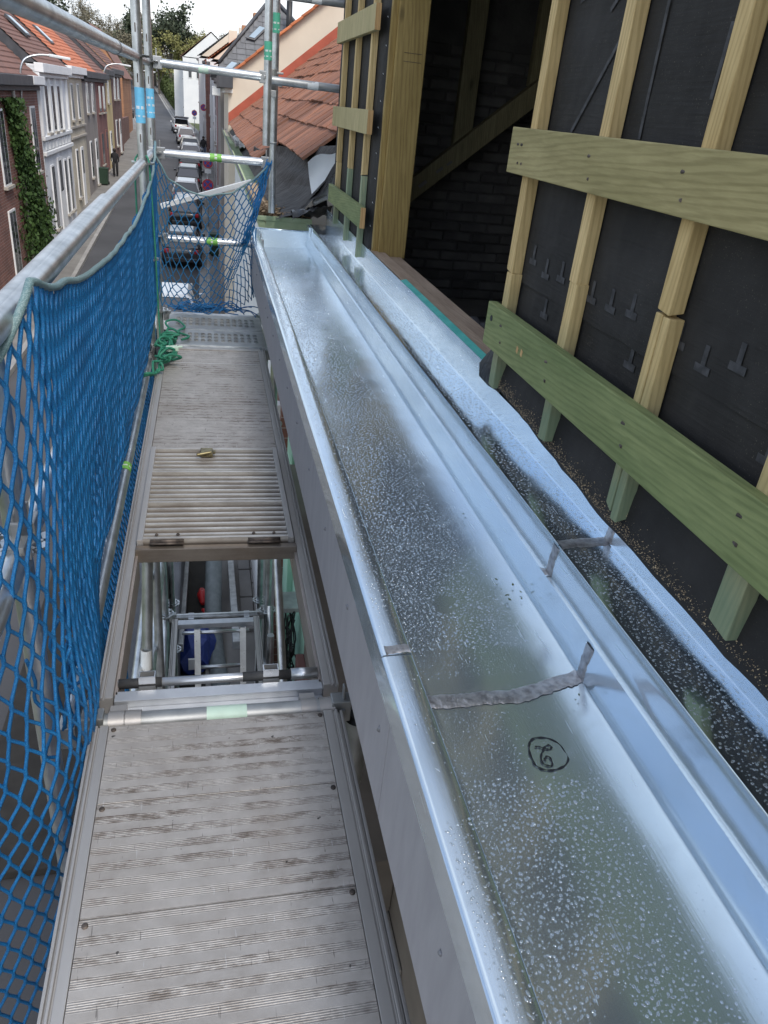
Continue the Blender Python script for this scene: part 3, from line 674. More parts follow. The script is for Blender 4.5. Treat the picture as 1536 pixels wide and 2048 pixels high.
# horizontal boards
def board(y0, y1, z0, z1, mat, x1=XW - .0385, t=.026, endmat=None):
    o = boxo('board', (x1 - t, y0, z0), (x1, y1, z1), mat, house, bevel=.0025); return o
b1 = board(-1.4, 2.028, .813, .931, 'board_green'); b2 = board(-1.4, 2.050, 1.262, 1.368, 'board_olive', x1=XW - .040); board(-1.4, 2.04, 1.70, 1.81, 'board_olive', x1=XW - .040)
for bb, z, ys in ((b1, .872, (1.90, 1.585, 1.205, .84)), (b2, 1.31, (1.985, 1.96, 1.575, 1.22))):
    for i, y in enumerate(ys):
        for dz in (-.022, .02):
            MB().cyl((bb.data.vertices[0].co.x * 0 + (.7645 if bb is b1 else .763), y + .01 * dz / .02, z + dz), (.768, y, z + dz), .0032, 8).build('screw', 'rivet_steel', bb)
MB().cyl((.7640, 1.985, .893), (.768, 1.985, .893), .008, 12).build('knot_hole', 'black_cable', b1)
for y0 in (1.775, 1.745):
    MB().add([(.7641, y0, .862), (.7641, y0 - .012, .858), (.7641, y0 - .014, .874), (.7641, y0 - .002, .878)], [(0, 1, 2, 3)]).build('torn_patch', 'board_end', b1)
# faint print on the membrane
m = MB()
def mx(y, z): return (XW - .0060 + .004 * nz(y * 5, z * 5, 2) + .0016 * nz(y * 16, z * 22, 2) - .0019) if z > 1.0 else (XW - .002 + .004 * nz(y * 5, z * 5, 1) + .0016 * nz(y * 16, z * 22, 1) - .0022)
def mark(y, z, x=None):
    x = mx(y, z)
    for (a, b, c, d) in ((-.0065, -.0138, .0065, .02), (-.022, -.028, .022, -.014)):
        m.add([(x, y + a, z + b), (x, y + c, z + b), (x, y + c, z + d), (x, y + a, z + d)], [(0, 1, 2, 3)])
for i, y in enumerate(np.arange(1.9, -.6, -.088)):
    if i % 4 != 3: mark(y, 1.085 - .014 * (i % 2) - .004 * (i % 5))
    if i % 5 == 1: mark(y - .03, .985 - .01 * (i % 2), XW - .0125)
def stroke(p, q, w=.005, x=XW - .0165):
    (ya, za), (yb, zb) = p, q; x = min(mx(ya, za), mx(yb, zb), mx((ya + yb) / 2, (za + zb) / 2)) - .0008; L = math.hypot(yb - ya, zb - za); ny_, nz_ = -(zb - za) / L * w, (yb - ya) / L * w
    m.add([(x, ya + ny_, za + nz_), (x, yb + ny_, zb + nz_), (x, yb - ny_, zb - nz_), (x, ya - ny_, za - nz_)], [(0, 1, 2, 3)])
for p, q in (((1.82, 1.37), (1.60, 1.62)), ((1.50, 1.37), (1.505, 1.60)), ((1.29, 1.44), (1.285, 1.55)), ((1.74, 1.60), (1.66, 1.66)), ((1.90, 1.63), (1.70, 1.68))): stroke(p, q)
for p, q in (((1.36, .80), (1.42, .70)), ((.99, .70), (1.0, .80)), ((1.83, .72), (1.85, .80))): stroke(p, q, .004, XW - .0125)
m.build('membrane_print', 'membrane_print', house)
# opening: post, sill boards, turquoise strip
post = boxo('post', (.862, 4.00, .698), (1.005, 4.09, 2.35), 'post_timber', house, .004)
for z in (1.62, 1.585): boxo('pencil_line', (.90, 3.9985, z), (.985, 3.9995, z + .002), 'rivet_steel', post)
boxo('jamb_strip', (.835, 4.03, .70), (.862, 4.09, 2.35), 'post_timber', house, .003)
boxo('sill_board', (.832, 2.05, .66), (.90, 4.10, .722), 'sill_plywood', house, .003); boxo('sill_board', (.904, 2.05, .64), (.985, 5.2, .703), 'sill_plywood', house, .003)
MB().add([(.8235, 2.13, .690), (.8235, 3.31, .690), (.8235, 3.31, .722), (.8235, 2.13, .722), (.850, 2.13, .690), (.850, 3.31, .690), (.850, 3.31, .728), (.850, 2.13, .728)],
         [(0, 1, 2, 3), (4, 7, 6, 5), (0, 4, 5, 1), (3, 2, 6, 7), (0, 3, 7, 4), (1, 5, 6, 2)]).build('turquoise_strip', 'turquoise_board', house, bevel=.002)
# narrow wall beyond the opening
def small_wall():
    m = MB(); n = 16
    for j in range(n + 1):
        z = .62 + (2.35 - .62) * j / n
        for k, (x, y) in enumerate(((XW - .004, 5.46), (XW - .006, 5.0), (XW - .004, 4.5), (XW - .006, 4.12), (.832, 4.065), (.842, 4.045), (.858, 4.04), (.870, 4.05))):
            d = .004 * nz(y * 8, z * 6, 4.0) + (.006 * nz(z * 5, k, 3) if k > 3 else 0)
            zz = z
            if j == 0: zz = .63 + .03 * nz(y * 8, 1.0) - (.015 if k > 3 else 0)
            m.v.append((x + d, y + d, zz))
    for j in range(n):
        for k in range(7): a = j * 8 + k; m.f.append((a, a + 1, a + 9, a + 8))
    m.build('membrane', 'roof_membrane', house, True)
    boxo('stud_wall', (.842, 4.10, .60), (.93, 5.44, 2.35), 'interior_dark', house)
    for y, zb in ((5.16, .70), (4.72, .66), (4.27, .645)):
        batten(y, zb, 1.06, 'batten_teal' if y < 5 else 'batten_tinted', x1=XW - .008); batten(y, 1.063, 2.3, 'batten_pine', x1=XW - .009)
    for z0, z1, mt in ((.822, .925, 'board_green'), (1.262, 1.370, 'stub_yellow'), (1.700, 1.808, 'stub_yellow')):
        o = boxo('board', (.764, 4.072, z0), (.7905, 5.26, z1), mt, house, .002)
        boxo('sawn_end', (.7645, 4.0695, z0 + .001), (.790, 4.0715, z1 - .001), 'board_end', o)
    m = MB()
    for z in np.arange(.72, 2.3, .115):
        y = 4.06 + random.uniform(-.01, .02); m.tube([(.824, y, z), (.821, y + .004, z + .004), (.824, y + .012, z + .006)], .0009, 4)
    m.build('staple', 'sticker_white', house)
small_wall()
# dark attic behind the opening
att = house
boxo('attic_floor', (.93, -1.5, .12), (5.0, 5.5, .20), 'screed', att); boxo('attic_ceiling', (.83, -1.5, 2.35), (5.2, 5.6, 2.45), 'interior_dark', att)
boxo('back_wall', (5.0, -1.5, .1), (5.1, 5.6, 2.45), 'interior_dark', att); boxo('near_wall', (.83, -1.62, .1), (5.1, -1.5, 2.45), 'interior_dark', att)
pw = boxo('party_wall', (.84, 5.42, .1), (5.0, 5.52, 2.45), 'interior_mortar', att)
bm_ = MB(); hx, hz = .100, .0275
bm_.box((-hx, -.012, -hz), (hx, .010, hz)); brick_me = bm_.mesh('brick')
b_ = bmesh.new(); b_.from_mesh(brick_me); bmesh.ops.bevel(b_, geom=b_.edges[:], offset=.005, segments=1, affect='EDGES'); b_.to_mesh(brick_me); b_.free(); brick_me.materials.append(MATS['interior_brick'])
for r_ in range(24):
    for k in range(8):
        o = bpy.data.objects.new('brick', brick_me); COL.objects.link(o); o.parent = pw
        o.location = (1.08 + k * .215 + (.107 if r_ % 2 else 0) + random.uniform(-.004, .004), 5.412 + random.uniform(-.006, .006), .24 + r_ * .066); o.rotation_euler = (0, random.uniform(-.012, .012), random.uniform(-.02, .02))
def timber(name, p, q, w, t, mat='rafter_timber'):
    p, q = Vector(p), Vector(q); d = (q - p); L = d.length; d.normalize(); s = Vector((0, 1, 0)); u = d.cross(s).normalized()
    return MB().obox((p + q) / 2, u, s, d, w / 2, t / 2, L / 2).build(name, mat, house, bevel=.004)
timber('rafter', (1.15, 5.1, .84), (2.9, 5.1, 2.30), .115, .07); timber('stud', (1.59, 5.17, 1.19), (1.59, 5.17, 2.35), .115, .06); timber('stud', (2.03, 5.17, 1.6), (2.03, 5.17, 2.35), .10, .06); timber('purlin', (1.1, 4.8, 2.05), (2.6, 4.8, 2.55), .12, .08)
for (x, z, s) in ((1.34, .985, .03), (1.44, 1.075, .025), (1.50, 1.12, .02)):
    MB().obox((x, 5.062, z), (.77, 0, .64), (0, 1, 0), (-.64, 0, .77), s, .003, s * .35).build('mortar_smear', 'screed', house, bevel=.002)
roll = thing('membrane_roll', 'black membrane roll with grey band lying on the attic floor', 'roll', (1.46, 4.28, .272))
MB().tube([(0, 0, 0), (.85, .10, 0)], .07, 24).build('roll_body', 'epdm_black', roll, True)
MB().tube([(-.004, 0, 0), (.10, .012, 0)], .0715, 24).build('paper_band', 'fibre_cement', roll, True)
MB().tube([(-.006, -.001, 0), (.02, 0, 0)], .036, 16).build('core', 'sill_plywood', roll, True)
# sawdust along the foot of the membrane
m = MB()
for i in range(5200):
    y = random.uniform(.3, 1.97); d = abs(random.gauss(0, .016)); dens = .5 + .5 * nz(y * 5, 3.0)
    if random.random() > .35 + .65 * max(0, dens) or (y < .95 and random.random() < .55): continue
    zl = float(np.interp(y, [.3, 1.25, 1.97], [.662, .668, .712])); p = Vector((.8055 + random.uniform(-.002, .001) + .12 * d, y, zl + d - .004)); s = random.uniform(.0006, .0018)
    a = Vector((random.uniform(-1, 1), random.uniform(-1, 1), random.uniform(-1, 1))).normalized() * s; b = Vector((random.uniform(-1, 1), random.uniform(-1, 1), random.uniform(-1, 1))).normalized() * s
    m.add([p - a, p + b, p + a, p - b], [(0, 1, 2, 3)])
stuff(m.build('sawdust', 'sawdust', house))
# lower facade
facade = thing('house_front_wall', 'lower front wall of the house below the gutter in brown plaster and brick', 'wall')
boxo('wall', (.645, -1.5, -6.0), (.93, 4.35, .22), 'brown_plaster', facade); boxo('wall', (.648, 4.352, -6.0), (.93, 5.74, .22), 'mint_paint', facade); boxo('pilaster', (.60, 5.25, -6.0), (.647, 5.60, .22), 'mint_paint', facade, .004)
boxo('ledge', (.50, 1.72, -1.32), (.643, 5.12, -1.02), 'brown_plaster', facade, .006); boxo('window_head', (.52, 1.50, -1.60), (.643, 1.95, -1.33), 'beige_stone', facade, .006)
for k in range(6): boxo('shutter_slat', (.58, 1.30 + k * .075, -2.6), (.642, 1.36 + k * .075, -1.62), 'white_paint', facade, .004)
boxo('window_frame', (.55, 1.12, -2.7), (.642, 1.20, -1.5), 'white_paint', facade, .006)
MB().box((.62, -1.5, -6.0), (.6445, 1.10, -1.2)).build('brick_face', 'brick_red', facade)

# ------------------------------------------------------------------ scaffold: tubes, rosettes, couplers
TR = .0242
scaf = thing('scaffold', 'galvanised tube scaffold frame standing along the house front', 'scaffold', (0, 0, 0))
def tube(name, a, b, parent=scaf, mat='galvanised', r=TR, n=20):
    return MB().tube([a, b], r, n).build(name, mat, parent, auto=True)
def rosette(parent, x, y, z, mat='galvanised'):
    m = MB(); n = 8; r0, r1 = .026, .061
    for k in range(n):      # eight lugs with holes between
        a0 = 2 * math.pi * (k + .10) / n; a1 = 2 * math.pi * (k + .90) / n; am = (a0 + a1) / 2
        ring = []
        for rr in (r0, r0 + .009):
            ring.append([(x + rr * math.cos(a0 - .06), y + rr * math.sin(a0 - .06), z), (x + rr * math.cos(a1 + .06), y + rr * math.sin(a1 + .06), z)])
        for zz0, zz1 in ((z - .0045, z + .0045),):
            def blk(pts):
                lo = [(p[0], p[1], zz0) for p in pts]; hi = [(p[0], p[1], zz1) for p in pts]; c = len(pts)
                m.add(lo + hi, [tuple(range(c - 1, -1, -1)), tuple(range(c, 2 * c))] + [(i, (i + 1) % c, (i + 1) % c + c, i + c) for i in range(c)])
            P = lambda rr, a: (x + rr * math.cos(a), y + rr * math.sin(a))
            d = 2 * math.pi / n
            blk([P(r0 - .003, a0 - .1), P(r0 + .010, a0 - .1), P(r0 + .010, a1 + .1), P(r0 - .003, a1 + .1)])
            blk([P(r0 + .008, a0 - .10), P(r1 - .008, a0 - .04), P(r1 - .008, a0 + .10), P(r0 + .008, a0 + .14)])
            blk([P(r1 - .011, a0 - .05), P(r1, a0), P(r1 + .001, am), P(r1, a1), P(r1 - .011, a1 + .05)])
    return m.build('rosette', mat, parent)
def ledger_head(parent, p, d):
    # wedge head where a ledger meets the rosette
    p = Vector(p); d = Vector(d).normalized(); u = Vector((0, 0, 1)); s = d.cross(u)
    m = MB(); m.obox(p + d * .052, d, s, u, .026, .020, .034); m.obox(p + d * .048, d, s, u, .006, .026, .010); m.obox(p + d * .046 + u * .012, d, s, u, .0035, .009, .062)
    return m.build('wedge_head', 'galvanised_dull', parent, bevel=.003)
def ledger(name, a, b, mat='galvanised', r=TR):
    a, b = Vector(a), Vector(b); d = (b - a).normalized()
    o = tube(name, a + d * .07, b - d * .07, mat=mat, r=r); ledger_head(o, a, d); ledger_head(o, b, -d); return o
def sticker(parent, p, d, w, mat, text=None, r=TR, arc=(0, 2 * math.pi)):
    # a wrap of printed foil round a tube: p centre, d axis
    p = Vector(p); d = Vector(d).normalized(); a = d.orthogonal().normalized(); b = d.cross(a); n = 20; m = MB()
    for i in range(n + 1):
        t = arc[0] + (arc[1] - arc[0]) * i / n; q = (a * math.cos(t) + b * math.sin(t)) * (r + .0007)
        m.v += [tuple(p + q - d * w / 2), tuple(p + q + d * w / 2)]
        if i: m.f.append((2 * i - 2, 2 * i - 1, 2 * i + 1, 2 * i))
    o = m.build('sticker', mat, parent, True)
    m2 = MB()
    if text:
        for k, (off, ww) in enumerate(text):
            for i in range(6):
                t0 = i * math.pi / 3 + .25 * k; t1 = t0 + .55 + .2 * ((i + k) % 2)
                for j in range(4):
                    ta, tb = t0 + (t1 - t0) * j / 4, t0 + (t1 - t0) * (j + .75) / 4
                    qa = (a * math.cos(ta) + b * math.sin(ta)) * (r + .0012); qb = (a * math.cos(tb) + b * math.sin(tb)) * (r + .0012)
                    m2.add([p + qa + d * (off - ww), p + qb + d * (off - ww), p + qb + d * (off + ww), p + qa + d * (off + ww)], [(0, 1, 2, 3)])
        m2.build('sticker_print', 'sticker_white', parent, True)
    return o
def pin_slots(parent, x, y, zs):
    m = MB()
    for z in zs: m.obox((x - .004, y - TR, z), (1, 0, 0), (0, 1, 0), (0, 0, 1), .0028, .0022, .02)
    m.build('slot', 'rivet_steel', parent)
XL, XR = -.343, .395
ZUP = 2.6
NEAR, MID, FAR = 1.47, 4.64, 5.48
stds = {}
for key, x, y, z0, z1 in (('a', XL, MID, -6, ZUP), ('b', XL, FAR, -6, ZUP), ('c', XL - .055, NEAR, -6, 1.0), ('e', XR - .022, NEAR, -6, -.07), ('f', XR, MID, -6, .02), ('g', XR, FAR, -6, .05), ('h', XL, -1.6, -6, ZUP), ('i', XR - .022, -1.6, -6, -.07)):
    o = tube('standard', (x, y, z0), (x, y, z1)); stds[key] = o
    for z in np.arange(-5.5, z1 + .01, .5):
        if (z > -2.6 or key in 'abf') and not (key == 'c' and abs(z - .5) > .1): rosette(o, x, y, z)
    if key in 'ab': pin_slots(o, x, y, (1.62, 1.12, 1.40))
# open collar on the inner near standard
MB().tube([(XR - .022, NEAR, -.30), (XR - .022, NEAR, -.22), (XR - .022, NEAR, -.10), (XR - .022, NEAR, -.062)], [.028, .030, .033, .036], 24, cap=False).build('collar', 'galvanised_dull', stds['e'], True)
MB().tube([(XR - .022, NEAR, -.0615), (XR - .022, NEAR, -.090)], [.030, .030], 24).build('collar_hole', 'black_cable', stds['e'], True)
MB().tube([(XL - .055, NEAR, .955), (XL - .055, NEAR, .985), (XL - .055, NEAR, 1.005)], [.027, .0275, .026], 20).build('tape_wrap', 'sticker_white', stds['c'], True)
sticker(stds['a'], (XL, MID, 1.275), (0, 0, 1), .165, 'sticker_blue', [(-.01, .007), (-.05, .004)]); sticker(stds['b'], (XL, FAR, 1.275), (0, 0, 1), .16, 'sticker_blue', [(.03, .006), (-.01, .006), (-.05, .003)])
# standards at the far right, above the neighbour's gutter
c1 = tube('standard', (.372, FAR, 1.10), (.372, FAR, ZUP)); c2 = tube('standard', (.437, 5.74, .66), (.437, 5.74, ZUP))
sticker(c1, (.372, FAR, 1.63), (0, 0, 1), .10, 'sticker_green', [(0, .005), (-.03, .003)]); sticker(c2, (.437, 5.74, 1.80), (0, 0, 1), .11, 'sticker_green', [(0, .005), (-.035, .003)])
MB().tube([(.437, 5.74, 1.10), (.437, 5.74, 1.115)], .0255, 20).build('joint_ring', 'galvanised_dull', c2, True)
sw = MB(); sw.tube([(.405, 5.58, 1.42), (.405, 5.58, 1.54)], .034, 16); sw.obox((.405, 5.60, 1.52), (1, 0, 0), (0, 1, 0), (0, 0, 1), .075, .02, .006); sw.obox((.40, 5.54, 1.40), (1, 0, 0), (0, 1, 0), (0, 0, 1), .03, .05, .02); sw.cyl((.34, 5.56, 1.47), (.47, 5.56, 1.45), .008, 8); sw.build('swivel_coupler', 'galvanised_dull', c2, bevel=.003)
# ledgers along the street side
tube('guard_rail', (XL, -1.6, 1.0), (XL, MID - .07, 1.0)); ledger('guard_rail', (XL, MID, 1.0), (XL, FAR, 1.0)); ledger('mid_rail', (XL - .045, NEAR, .5), (XL - .045, MID, .5), 'bright_steel'); ledger('mid_rail', (XL - .03, MID, .5), (XL - .03, FAR, .5))
ledger('mid_rail', (XL - .045, -1.6, .5), (XL - .045, NEAR, .5))
# long upper rail made of two tubes of different width with a joint
t = tube('upper_rail', (XL - .01, -1.6, 1.485), (XL - .01, 3.62, 1.492), r=.0255); MB().tube([(XL - .01, 3.60, 1.492), (XL - .01, 3.64, 1.492)], .0275, 20).build('joint_ring', 'galvanised_dull', t, True); tube('upper_rail', (XL - .01, 3.62, 1.492), (XL - .01, FAR, 1.50))
for y in (MID, FAR): rosette(t, XL, y, 1.5)
g = tube('guard_rail', (XL - .008, 1.2, 1.0), (XL - .008, 2.96, 1.0), r=.0262)
# low ledger beside the deck
l = ledger('ledger', (XL - .018, NEAR, -.09), (XL - .018, MID, -.075)); sticker(l, (XL - .018, 3.05, -.082), (0, 1, 0), .07, 'sticker_lime', [(0, .006)])
# across the far end
r1 = ledger('upper_rail', (XL, FAR, 1.50), (.40, FAR, 1.485)); r2 = ledger('guard_rail', (XL, FAR, 1.0), (.42, FAR, 1.0), 'bright_steel'); r3 = ledger('mid_rail', (XL, FAR, .48), (XR, FAR, .48), 'bright_steel')
sticker(r1, (-.02, FAR, 1.492), (1, 0, 0), .06, 'sticker_pale', [(0, .006)]); sticker(r2, (.05, FAR, 1.0), (1, 0, 0), .075, 'sticker_lime', [(0, .008)]); sticker(r3, (.02, FAR, .48), (1, 0, 0), .075, 'sticker_lime', [(0, .007)])
t = tube('tie_rail', (.40, 5.50, 1.475), (1.25, 5.50, 1.462), mat='galvanised_dull'); sticker(t, (.66, 5.5, 1.47), (1, 0, 0), .07, 'sticker_white')
t = tube('tie_rail', (.40, 5.50, 1.93), (1.25, 5.50, 1.93), mat='galvanised_dull'); sticker(t, (.66, 5.5, 1.93), (1, 0, 0), .06, 'sticker_white')
# transoms carrying the decks
tr = ledger('transom', (XL, NEAR, -.022), (XR - .02, NEAR, -.022), 'galvanised_dull'); sticker(tr, (.03, NEAR, -.022), (1, 0, 0), .10, 'sticker_pale')
ledger('transom', (XL, MID, -.035), (XR, MID, -.035)); ledger('transom', (XL, FAR, -.035), (XR, FAR, -.035))
# lower lifts seen through the hatch
for z in (-2.035, -4.035):
    for y in (NEAR, MID, FAR): ledger('transom', (XL, y, z), (XR, y, z))
lo = ledger('ledger', (XL, MID, -1.5), (XR, MID, -1.5)); sticker(lo, (.06, MID, -1.5), (1, 0, 0), .09, 'sticker_lime', [(0, .008)])
for z in (-1.0, -1.5, -3.0, -3.5): ledger('ledger', (XL, NEAR, z), (XL, MID, z))
ledger('ledger', (XR, MID, -1.0), (XR, FAR, -1.0))
dg = tube('diagonal_brace', (-.28, 2.95, -.42), (-.345, 2.70, -2.0)); sticker(dg, (-.305, 2.85, -.95), (-.065, -.25, -1.58), .10, 'sticker_white')
tube('diagonal_brace', (XL, NEAR, -3.95), (XL, MID, -2.05)); tube('diagonal_brace', (.36, 4.45, -.35), (.40, 3.15, -1.95)); tube('diagonal_brace', (.41, 4.62, -1.95), (.40, 3.5, -3.9))
tube('standard', (-.345, 3.62, -6), (-.30, 3.62, -.20)); tube('standard', (.385, 4.2, -6), (.385, 4.2, -1.9))

# ------------------------------------------------------------------ decks
def rail(parent, x0, x1, y0, y1, out, mat='rail_aluminium', z=0.0, h=.06):
    # side rail: flat top, two grooves and an outer fold
    s = 1 if out > 0 else -1; xo = x1 if s > 0 else x0; xi = x0 if s > 0 else x1; w = abs(x1 - x0)
    P = [(xi, z - h), (xi, z + .001), (xi + s * w * .48, z + .001), (xi + s * w * .50, z - .004), (xi + s * w * .58, z - .004), (xi + s * w * .60, z + .003), (xi + s * w * .72, z + .003), (xi + s * w * .74, z - .010), (xi + s * w * .84, z - .010), (xi + s * w * .86, z - .002), (xo, z - .002), (xo, z - h)]
    m = MB().prism(P, 1, y0, y1); return m.build('side_rail', mat, parent, bevel=.0012)
deck = thing('scaffold_deck', 'worn ribbed aluminium scaffold deck nearest the camera with dark stains', 'deck', (0, 0, 0), 0, 'decks of the scaffold walkway')
rail(deck, -.292, -.2505, -1.55, 1.438, -1); rail(deck, .272, .322, -1.55, 1.438, 1)
ys = [-1.55, -1.30, -1.04, -.78, -.52, -.26, .0, .40, .675, .9395, 1.2025, 1.436]
for a, b in zip(ys[:-1], ys[1:]):
    p = boxo('deck_plank', (-.2495, a + .0008, -.035), (.271, b - .0008, 0.0), 'deck_aluminium', deck, bevel=.0014)
    for x in (-.238, .262):
        MB().tube([(x, b - .014, -.002), (x, b - .014, .0022), (x, b - .014, .0030)], [.0062, .0060, .0035], 14).build('rivet', 'rivet_steel', p, True)
for x, y in ((-.242, 1.415), (.270, 1.436 - .012)): pass
# claws that hook over the transom
def claw(parent, x, y, w=.038, dirn=1, mat='rail_aluminium', z=-.022):
    m = MB(); n = 12; r0, r1 = .0250, .0285
    prof = []
    for i in range(n + 1):
        a = math.pi * (i / n); prof.append((y + dirn * r1 * math.cos(a), z + r1 * math.sin(a)))
    prof += [(y - dirn * r1, z - .02), (y - dirn * r0, z - .02)]
    for i in range(n, -1, -1):
        a = math.pi * (i / n); prof.append((y + dirn * r0 * math.cos(a), z + r0 * math.sin(a)))
    prof += [(y + dirn * r0, z - .03), (y + dirn * (r1 + .02), z - .03), (y + dirn * (r1 + .02), z + .012), (y + dirn * r1, z + .012)]
    m.prism(prof, 0, x - w / 2, x + w / 2); return m.build('claw', mat, parent, auto=True)
for x in (-.198, .286): claw(deck, x, NEAR, .040, -1, 'rail_aluminium')
hatch = thing('hatch_deck', 'aluminium scaffold deck with its ribbed trapdoor folded open', 'deck', (0, 0, 0), 0, 'decks of the scaffold walkway')
rail(hatch, -.292, -.252, 1.535, 4.60, -1, 'rail_aluminium'); rail(hatch, .286, .328, 1.535, 4.60, 1, 'rail_aluminium')
for x0, x1 in ((-.2515, -.243), (.277, .2855)): boxo('inner_cheek', (x0, 1.56, -.11), (x1, 2.25, -.012), 'rail_aluminium_worn', hatch, .001)
for x in (-.235, .238): claw(hatch, x, NEAR, .040, 1)
boxo('end_beam', (-.250, 1.535, -.05), (.285, 1.572, -.012), 'beam_aluminium', hatch, .002); boxo('end_beam', (-.250, 1.513, -.062), (.285, 1.535, -.034), 'beam_aluminium', hatch, .002)
boxo('hatch_edge', (-.252, 2.235, -.04), (.286, 2.262, .012), 'rib_aluminium', hatch, .003)
bp = boxo('deck_panel', (-.2505, 2.2625, -.035), (.2848, 4.56, -.002), 'deck_aluminium', hatch, .0015); boxo('deck_panel', (-.262, 4.5605, -.035), (.300, 4.602, .004), 'rail_aluminium', hatch, .002)
boxo('panel_joint', (-.2505, 4.30, -.0019), (.2848, 4.304, -.0005), 'bright_steel', hatch)
# trapdoor lid lying open on its back: ribbed underside up
lid = thing('trapdoor_lid', 'ribbed aluminium trapdoor lid folded back onto the deck', 'trapdoor')
Pl = []; yA, yB = 2.268, 3.045; nr = 21; pitch = (yB - yA) / nr
prof = [(yA, .004)]
for k in range(nr):
    y = yA + k * pitch; tall = .034 if k in (0, 7, 14, 20) else .026
    prof += [(y + .001, tall), (y + pitch * .34, tall), (y + pitch * .38, .014), (y + pitch * .96, .014)]
prof += [(yB, .014), (yB, .004)]
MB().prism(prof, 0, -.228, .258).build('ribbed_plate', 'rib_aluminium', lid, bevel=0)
for x0, x1 in ((-.2485, -.2285), (.2585, .2785)): boxo('edge_strip', (x0, yA, .004), (x1, yB, .030), 'rail_aluminium', lid, .002)
for x in (-.15, .175):
    h = MB().cyl((x - .055, 2.2640, .026), (x + .055, 2.2640, .026), .007, 10); h.box((x - .055, 2.245, .022), (x + .055, 2.262, .0265)); h.build('hinge', 'rivet_steel', lid, True)
    for dx in (-.035, .035): MB().tube([(x + dx, 2.292, .034), (x + dx, 2.292, .039)], [.0065, .004], 12).build('rivet', 'rivet_steel', lid, True)
lt = MB(); lt.box((-.045, 2.935, .030), (.005, 2.995, .048)); lt.cyl((-.06, 2.925, .046), (.0, 2.94, .052), .007, 8); lt.box((.005, 2.955, .036), (.016, 2.975, .046)); lt.build('latch', 'latch_brass', lid, bevel=.003)
# ladder hooked to the hatch edge: rung and two stile tubes
lad = thing('hatch_ladder', 'aluminium ladder hanging from the open hatch with square stile ends', 'ladder')
tb = MB().tube([(-.245, 1.600, -.012), (.279, 1.600, -.012)], .012, 16).build('hinge_rod', 'bright_steel', lad, True)
for a, b, mt in ((-.244, -.135, 'black_grip'), (.075, .205, 'black_grip')): MB().tube([(a, 1.600, -.012), (b, 1.600, -.012)], .0132, 16).build('grip', mt, tb, True)
MB().tube([(.205, 1.600, -.012), (.277, 1.600, -.012)], .016, 16).build('sleeve', 'bright_steel', tb, True)
def box_tube(p, q, w, t, parent, mat, name='stile', wall=.003):
    p, q = Vector(p), Vector(q); d = (q - p).normalized(); s = Vector((1, 0, 0)); u = s.cross(d).normalized(); m = MB()
    o = [(-1, -1), (1, -1), (1, 1), (-1, 1)]
    for e in (p, q):
        for k in (1, (1 - 2 * wall / w)):
            for a, b in o: m.v.append(tuple(e + s * a * w / 2 * k + u * b * t / 2 * k))
    f = []
    for i in range(4):
        j = (i + 1) % 4
        f += [(i, j, 8 + j, 8 + i), (4 + i, 12 + i, 12 + j, 4 + j), (i, 4 + i, 4 + j, j), (8 + i, 8 + j, 12 + j, 12 + i)]
    m.f = f; return m.build(name, mat, parent)
for x in (-.172, .150):
    box_tube((x, 1.606, .012), (x, 1.30, -1.96), .042, .030, lad, 'bright_steel')
    boxo('stile_bore', (x - .018, 1.592, -.20), (x + .018, 1.620, -.012), 'black_cable', lad)
for k in range(1, 7): MB().tube([(-.172, 1.606 - .0435 * k, .012 - .28 * k), (.15, 1.606 - .0435 * k, .012 - .28 * k)], .014, 10).build('rung', 'bright_steel', lad, True)
# perforated steel planks at the far end
def perforated(y0, y1, label, z=-.004, cols=15, rows=5):
    t = thing('steel_plank', label, 'deck', (0, 0, 0), 0, 'decks of the scaffold walkway')
    m = MB(); x0, x1 = -.27, .345; cx, cy = (x1 - x0) / cols, (y1 - y0) / rows
    for i in range(cols):
        for j in range(rows):
            xa, ya = x0 + i * cx, y0 + j * cy; c = (xa + cx / 2, ya + cy / 2)
            blank = (i in (0, cols - 1) or j in (0, rows - 1))
            if blank: m.add([(xa, ya, z), (xa + cx, ya, z), (xa + cx, ya + cy, z), (xa, ya + cy, z)], [(0, 1, 2, 3)]); continue
            sq = [(xa, ya), (xa + cx / 2, ya), (xa + cx, ya), (xa + cx, ya + cy / 2), (xa + cx, ya + cy), (xa + cx / 2, ya + cy), (xa, ya + cy), (xa, ya + cy / 2)]
            rr = .0125; an = [(-3 + k) * math.pi / 4 for k in range(8)]
            vs = [(p[0], p[1], z) for p in sq] + [(c[0] + rr * 1.15 * math.cos(a), c[1] + rr * 1.15 * math.sin(a), z) for a in an] + [(c[0] + rr * math.cos(a), c[1] + rr * math.sin(a), z + .006) for a in an] + [(c[0] + rr * .8 * math.cos(a), c[1] + rr * .8 * math.sin(a), z - .01) for a in an]
            fs = []
            for k in range(8):
                k2 = (k + 1) % 8; fs += [(k, k2, 8 + k2, 8 + k), (8 + k, 8 + k2, 16 + k2, 16 + k), (16 + k, 16 + k2, 24 + k2, 24 + k)]
            m.add(vs, fs)
    m.build('perforated_plate', 'galvanised_dull', t, False)
    boxo('folded_edge', (x0, y0 - .006, z - .045), (x1, y0 - .0005, z + .002), 'galvanised', t, .001); boxo('folded_edge', (x0, y1 + .0005, z - .045), (x1, y1 + .006, z + .002), 'galvanised', t, .001)
perforated(4.672, 5.02, 'perforated galvanised steel plank next to the aluminium hatch deck'); perforated(5.045, 5.39, 'farthest perforated steel plank below the end net')
